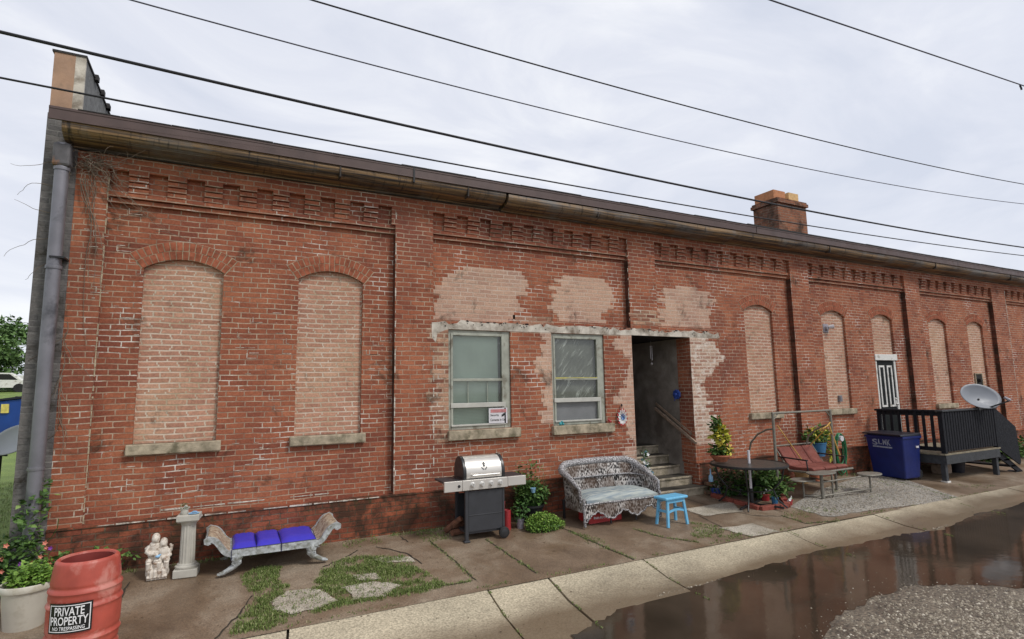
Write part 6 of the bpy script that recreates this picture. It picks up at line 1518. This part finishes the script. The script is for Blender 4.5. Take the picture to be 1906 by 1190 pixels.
# mailbox-like fitting on the last bricked-up window
p = W(1825,708,D); t2 = thing('wall_vent', (p.x,D+.05,p.z), 'dark square vent set in a bricked-up window above the satellite dish', 'vent'); b = MB(); b.box((-.20,-.03,-.20),(.20,.0,-.17)); b.box((-.20,-.03,.17),(.20,0,.20)); b.box((-.20,-.03,-.17),(-.17,0,.17)); b.box((.17,-.03,-.17),(.20,0,.17)); bt(b, 'surround', M['sill'], t2); b = MB(); b.box((-.17,-.012,-.17),(.17,-.002,.17)); b.lathe([(0,-.09),(.05,-.09),(.06,-.012)], (-.03,0,0), 14, axis='Y'); bt(b, 'opening', M['dark'], t2)

# ------------------------------------------------------------------ beyond the left corner
def tree(name, x, y, z, h, w, seed, label, n=4200, mat='leaft', ls=.5, group='trees beyond the lawn'):
    t = thing(name, (x,y,z), label, 'tree', group=group); r = random.Random(seed)
    b = MB(); b.tube([(0,0,0),(.1,0,h*.25),(.0,.1,h*.5),(.1,0,h*.8)], [h*.035,h*.028,h*.02,h*.008], 8)
    cl = []
    for k in range(18):
        a = r.uniform(0,6.28); f = r.uniform(.18,.95); rr_ = w*(1-.55*abs(f-.55)*1.6)*r.uniform(.35,.85); c = (math.cos(a)*rr_, math.sin(a)*rr_, h*f); cl.append(c)
        b.tube([(0,0,h*f*.55),(c[0]*.5,c[1]*.5,h*f*.8),c], [h*.012,h*.008,h*.003], 5)
    bt(b, 'trunk', M['bark'], t)
    b = MB()
    for c in cl: leaves(b, c, (w*.42,w*.42,h*.14), n//18, ls, r.randint(0,9999), .8)
    bt(b, 'crown', M[mat], t, fix=False); return t
tree('broadleaf_tree', -18.0, 56, 3.0, 6.3, 3.2, 1, 'broad green tree far beyond the lawn, nearest the wall corner', 5400, ls=.42)
tree('broadleaf_tree', -22.2, 60, 3.0, 5.9, 3.6, 2, 'broad green tree at the left edge of the view', 5000, ls=.42)
tree('broadleaf_tree', -13.5, 64, 3.0, 6.5, 4.0, 3, 'green tree mostly hidden behind the corner pier', 3600, ls=.42)
t = thing('far_hedge', (-17,50,3.05), 'dark clipped hedge in front of the far trees', 'hedge'); b = MB()
for k in range(16): leaves(b, (-9+k*1.2,0,.3), (1.0,.5,.34), 160, .2, 400+k)
bt(b, 'hedge_leaves', M['leafd'], t, fix=False)
t = thing('long_white_building', (-21,53,3.05), 'long low building with a pale roof in the far distance', 'building'); b = MB(); b.box((-9,0,0),(9,3,.95)); bt(b, 'walls', M['binlid'], t); b = MB(); b.box((-9.4,-.6,.95),(9.4,3.6,1.35)); bt(b, 'roof', M['white'], t)
t = thing('parked_car', (-14.3,44,2.9), 'white car parked far off beyond the fence', 'car', R(8))
b = MB(); b.extrude([Vector((x,-.85,z)) for x,z in ((-2.1,.35),(2.1,.35),(2.15,.75),(1.5,.88),(.9,1.38),(-.9,1.42),(-1.7,.95),(-2.15,.85))], (0,1.7,0)); bt(b, 'body', M['white'], t, bevel=.05)
b = MB(); b.extrude([Vector((x,-.86,z)) for x,z in ((-1.35,.93),(1.25,.9),(.8,1.3),(-.8,1.33))], (0,1.72,0)); bt(b, 'window', M['dark'], t)
for x in (-1.35,1.35):
    for y in (-.87,.68): b = MB(); b.lathe([(0,0),(.30,0),(.32,.02),(.32,.18),(.30,.2),(0,.2)], (x,y,.32), 18, axis='Y'); bt(b, 'wheel', M['rubber'], t)
t = thing('lawn_fence', (-12,30,1.46), 'thin post and rail fence across the lawn', 'fence'); b = MB(); b.box((-8,-.03,.95),(8,.03,1.0)); b.box((-8,-.03,.5),(8,.03,.54)); bt(b, 'rail', M['bark'], t)
for k in range(7): b = MB(); b.box((-8+k*2.6,-.05,0),(-7.9+k*2.6,.05,1.15)); bt(b, 'post', M['bark'], t)
# dumpster
t = thing('dumpster', (-7.75,19.8,.68), 'blue steel dumpster with a yellow sticker on the lawn beyond the corner', 'dumpster', R(-12))
b = MB(); b.add([(-1.4,-.8,.15),(1.3,-.8,.15),(1.3,.9,.15),(-1.4,.9,.15),(-1.5,-.95,1.45),(1.45,-.95,1.80),(1.45,.95,1.80),(-1.5,.95,1.45)], [(0,3,2,1),(4,5,6,7),(0,1,5,4),(1,2,6,5),(2,3,7,6),(3,0,4,7)]); bt(b, 'container', M['dumpblue'], t, bevel=.02)
b = MB(); b.add([(-1.55,-1.0,1.47),(1.5,-1.0,1.82),(1.5,1.0,1.82),(-1.55,1.0,1.47),(-1.55,-1.0,1.53),(1.5,-1.0,1.90),(1.5,1.0,1.90),(-1.55,1.0,1.53)], [(0,3,2,1),(4,5,6,7),(0,1,5,4),(1,2,6,5),(2,3,7,6),(3,0,4,7)]); bt(b, 'lid', M['binlid'], t)
b = MB(); b.box((.85,-.955,1.3),(1.08,-.90,1.62)); bt(b, 'sticker', M['yellowst'], t)
b = MB(); b.box((-.5,-1.12,.85),(.05,-.86,1.05)); bt(b, 'lifting_pocket', M['dumpblue'], t)
for x in (-1.2,1.1): b = MB(); b.lathe([(0,0),(.09,0),(.09,.06),(0,.06)], (x,-.6,.09), 12, axis='Y'); bt(b, 'wheel', M['rubber'], t)
# dish on the ground left of the corner
dcx = W(24,818,1.5); t = thing('ground_dish', (dcx.x-.15,1.5,.46), 'large pale grey satellite dish standing on the lawn at the left edge', 'satellite dish')
b = MB(); dishmesh(b, .26, .17, .05); o = bt(b, 'reflector', M['dishlt'], t); o.location = (.16,0,dcx.z-.46-.0); o.rotation_euler = (R(-30),R(-34),R(20)); sm = o.modifiers.new('s','SOLIDIFY'); sm.thickness = .01
b = MB(); b.tube([(0,.12,0),(0,.12,dcx.z-.5)], .03, 8); b.box((-.25,-.1,0),(.25,.3,.03)); bt(b, 'mast', M['blackpl'], t)
b = MB(); b.tube([(0,.12,dcx.z-.55),(.10,.02,dcx.z-.66),(-.20,-.30,dcx.z-.60)], .012, 6); bt(b, 'feed_arm', M['blackpl'], t)
# ------------------------------------------------------------------ right end: weeds by the stair
t = thing('weeds', (18.2,-.3,gz(18,-.3)), 'green weeds at the foot of the wall beyond the deck stair', 'weeds'); b = MB(); leaves(b, (0,0,.15), (.9,.25,.2), 500, .12, 201); leaves(b, (1.6,0,.2), (.9,.3,.3), 500, .12, 202); bt(b, 'leaves', M['leafm'], t, fix=False)
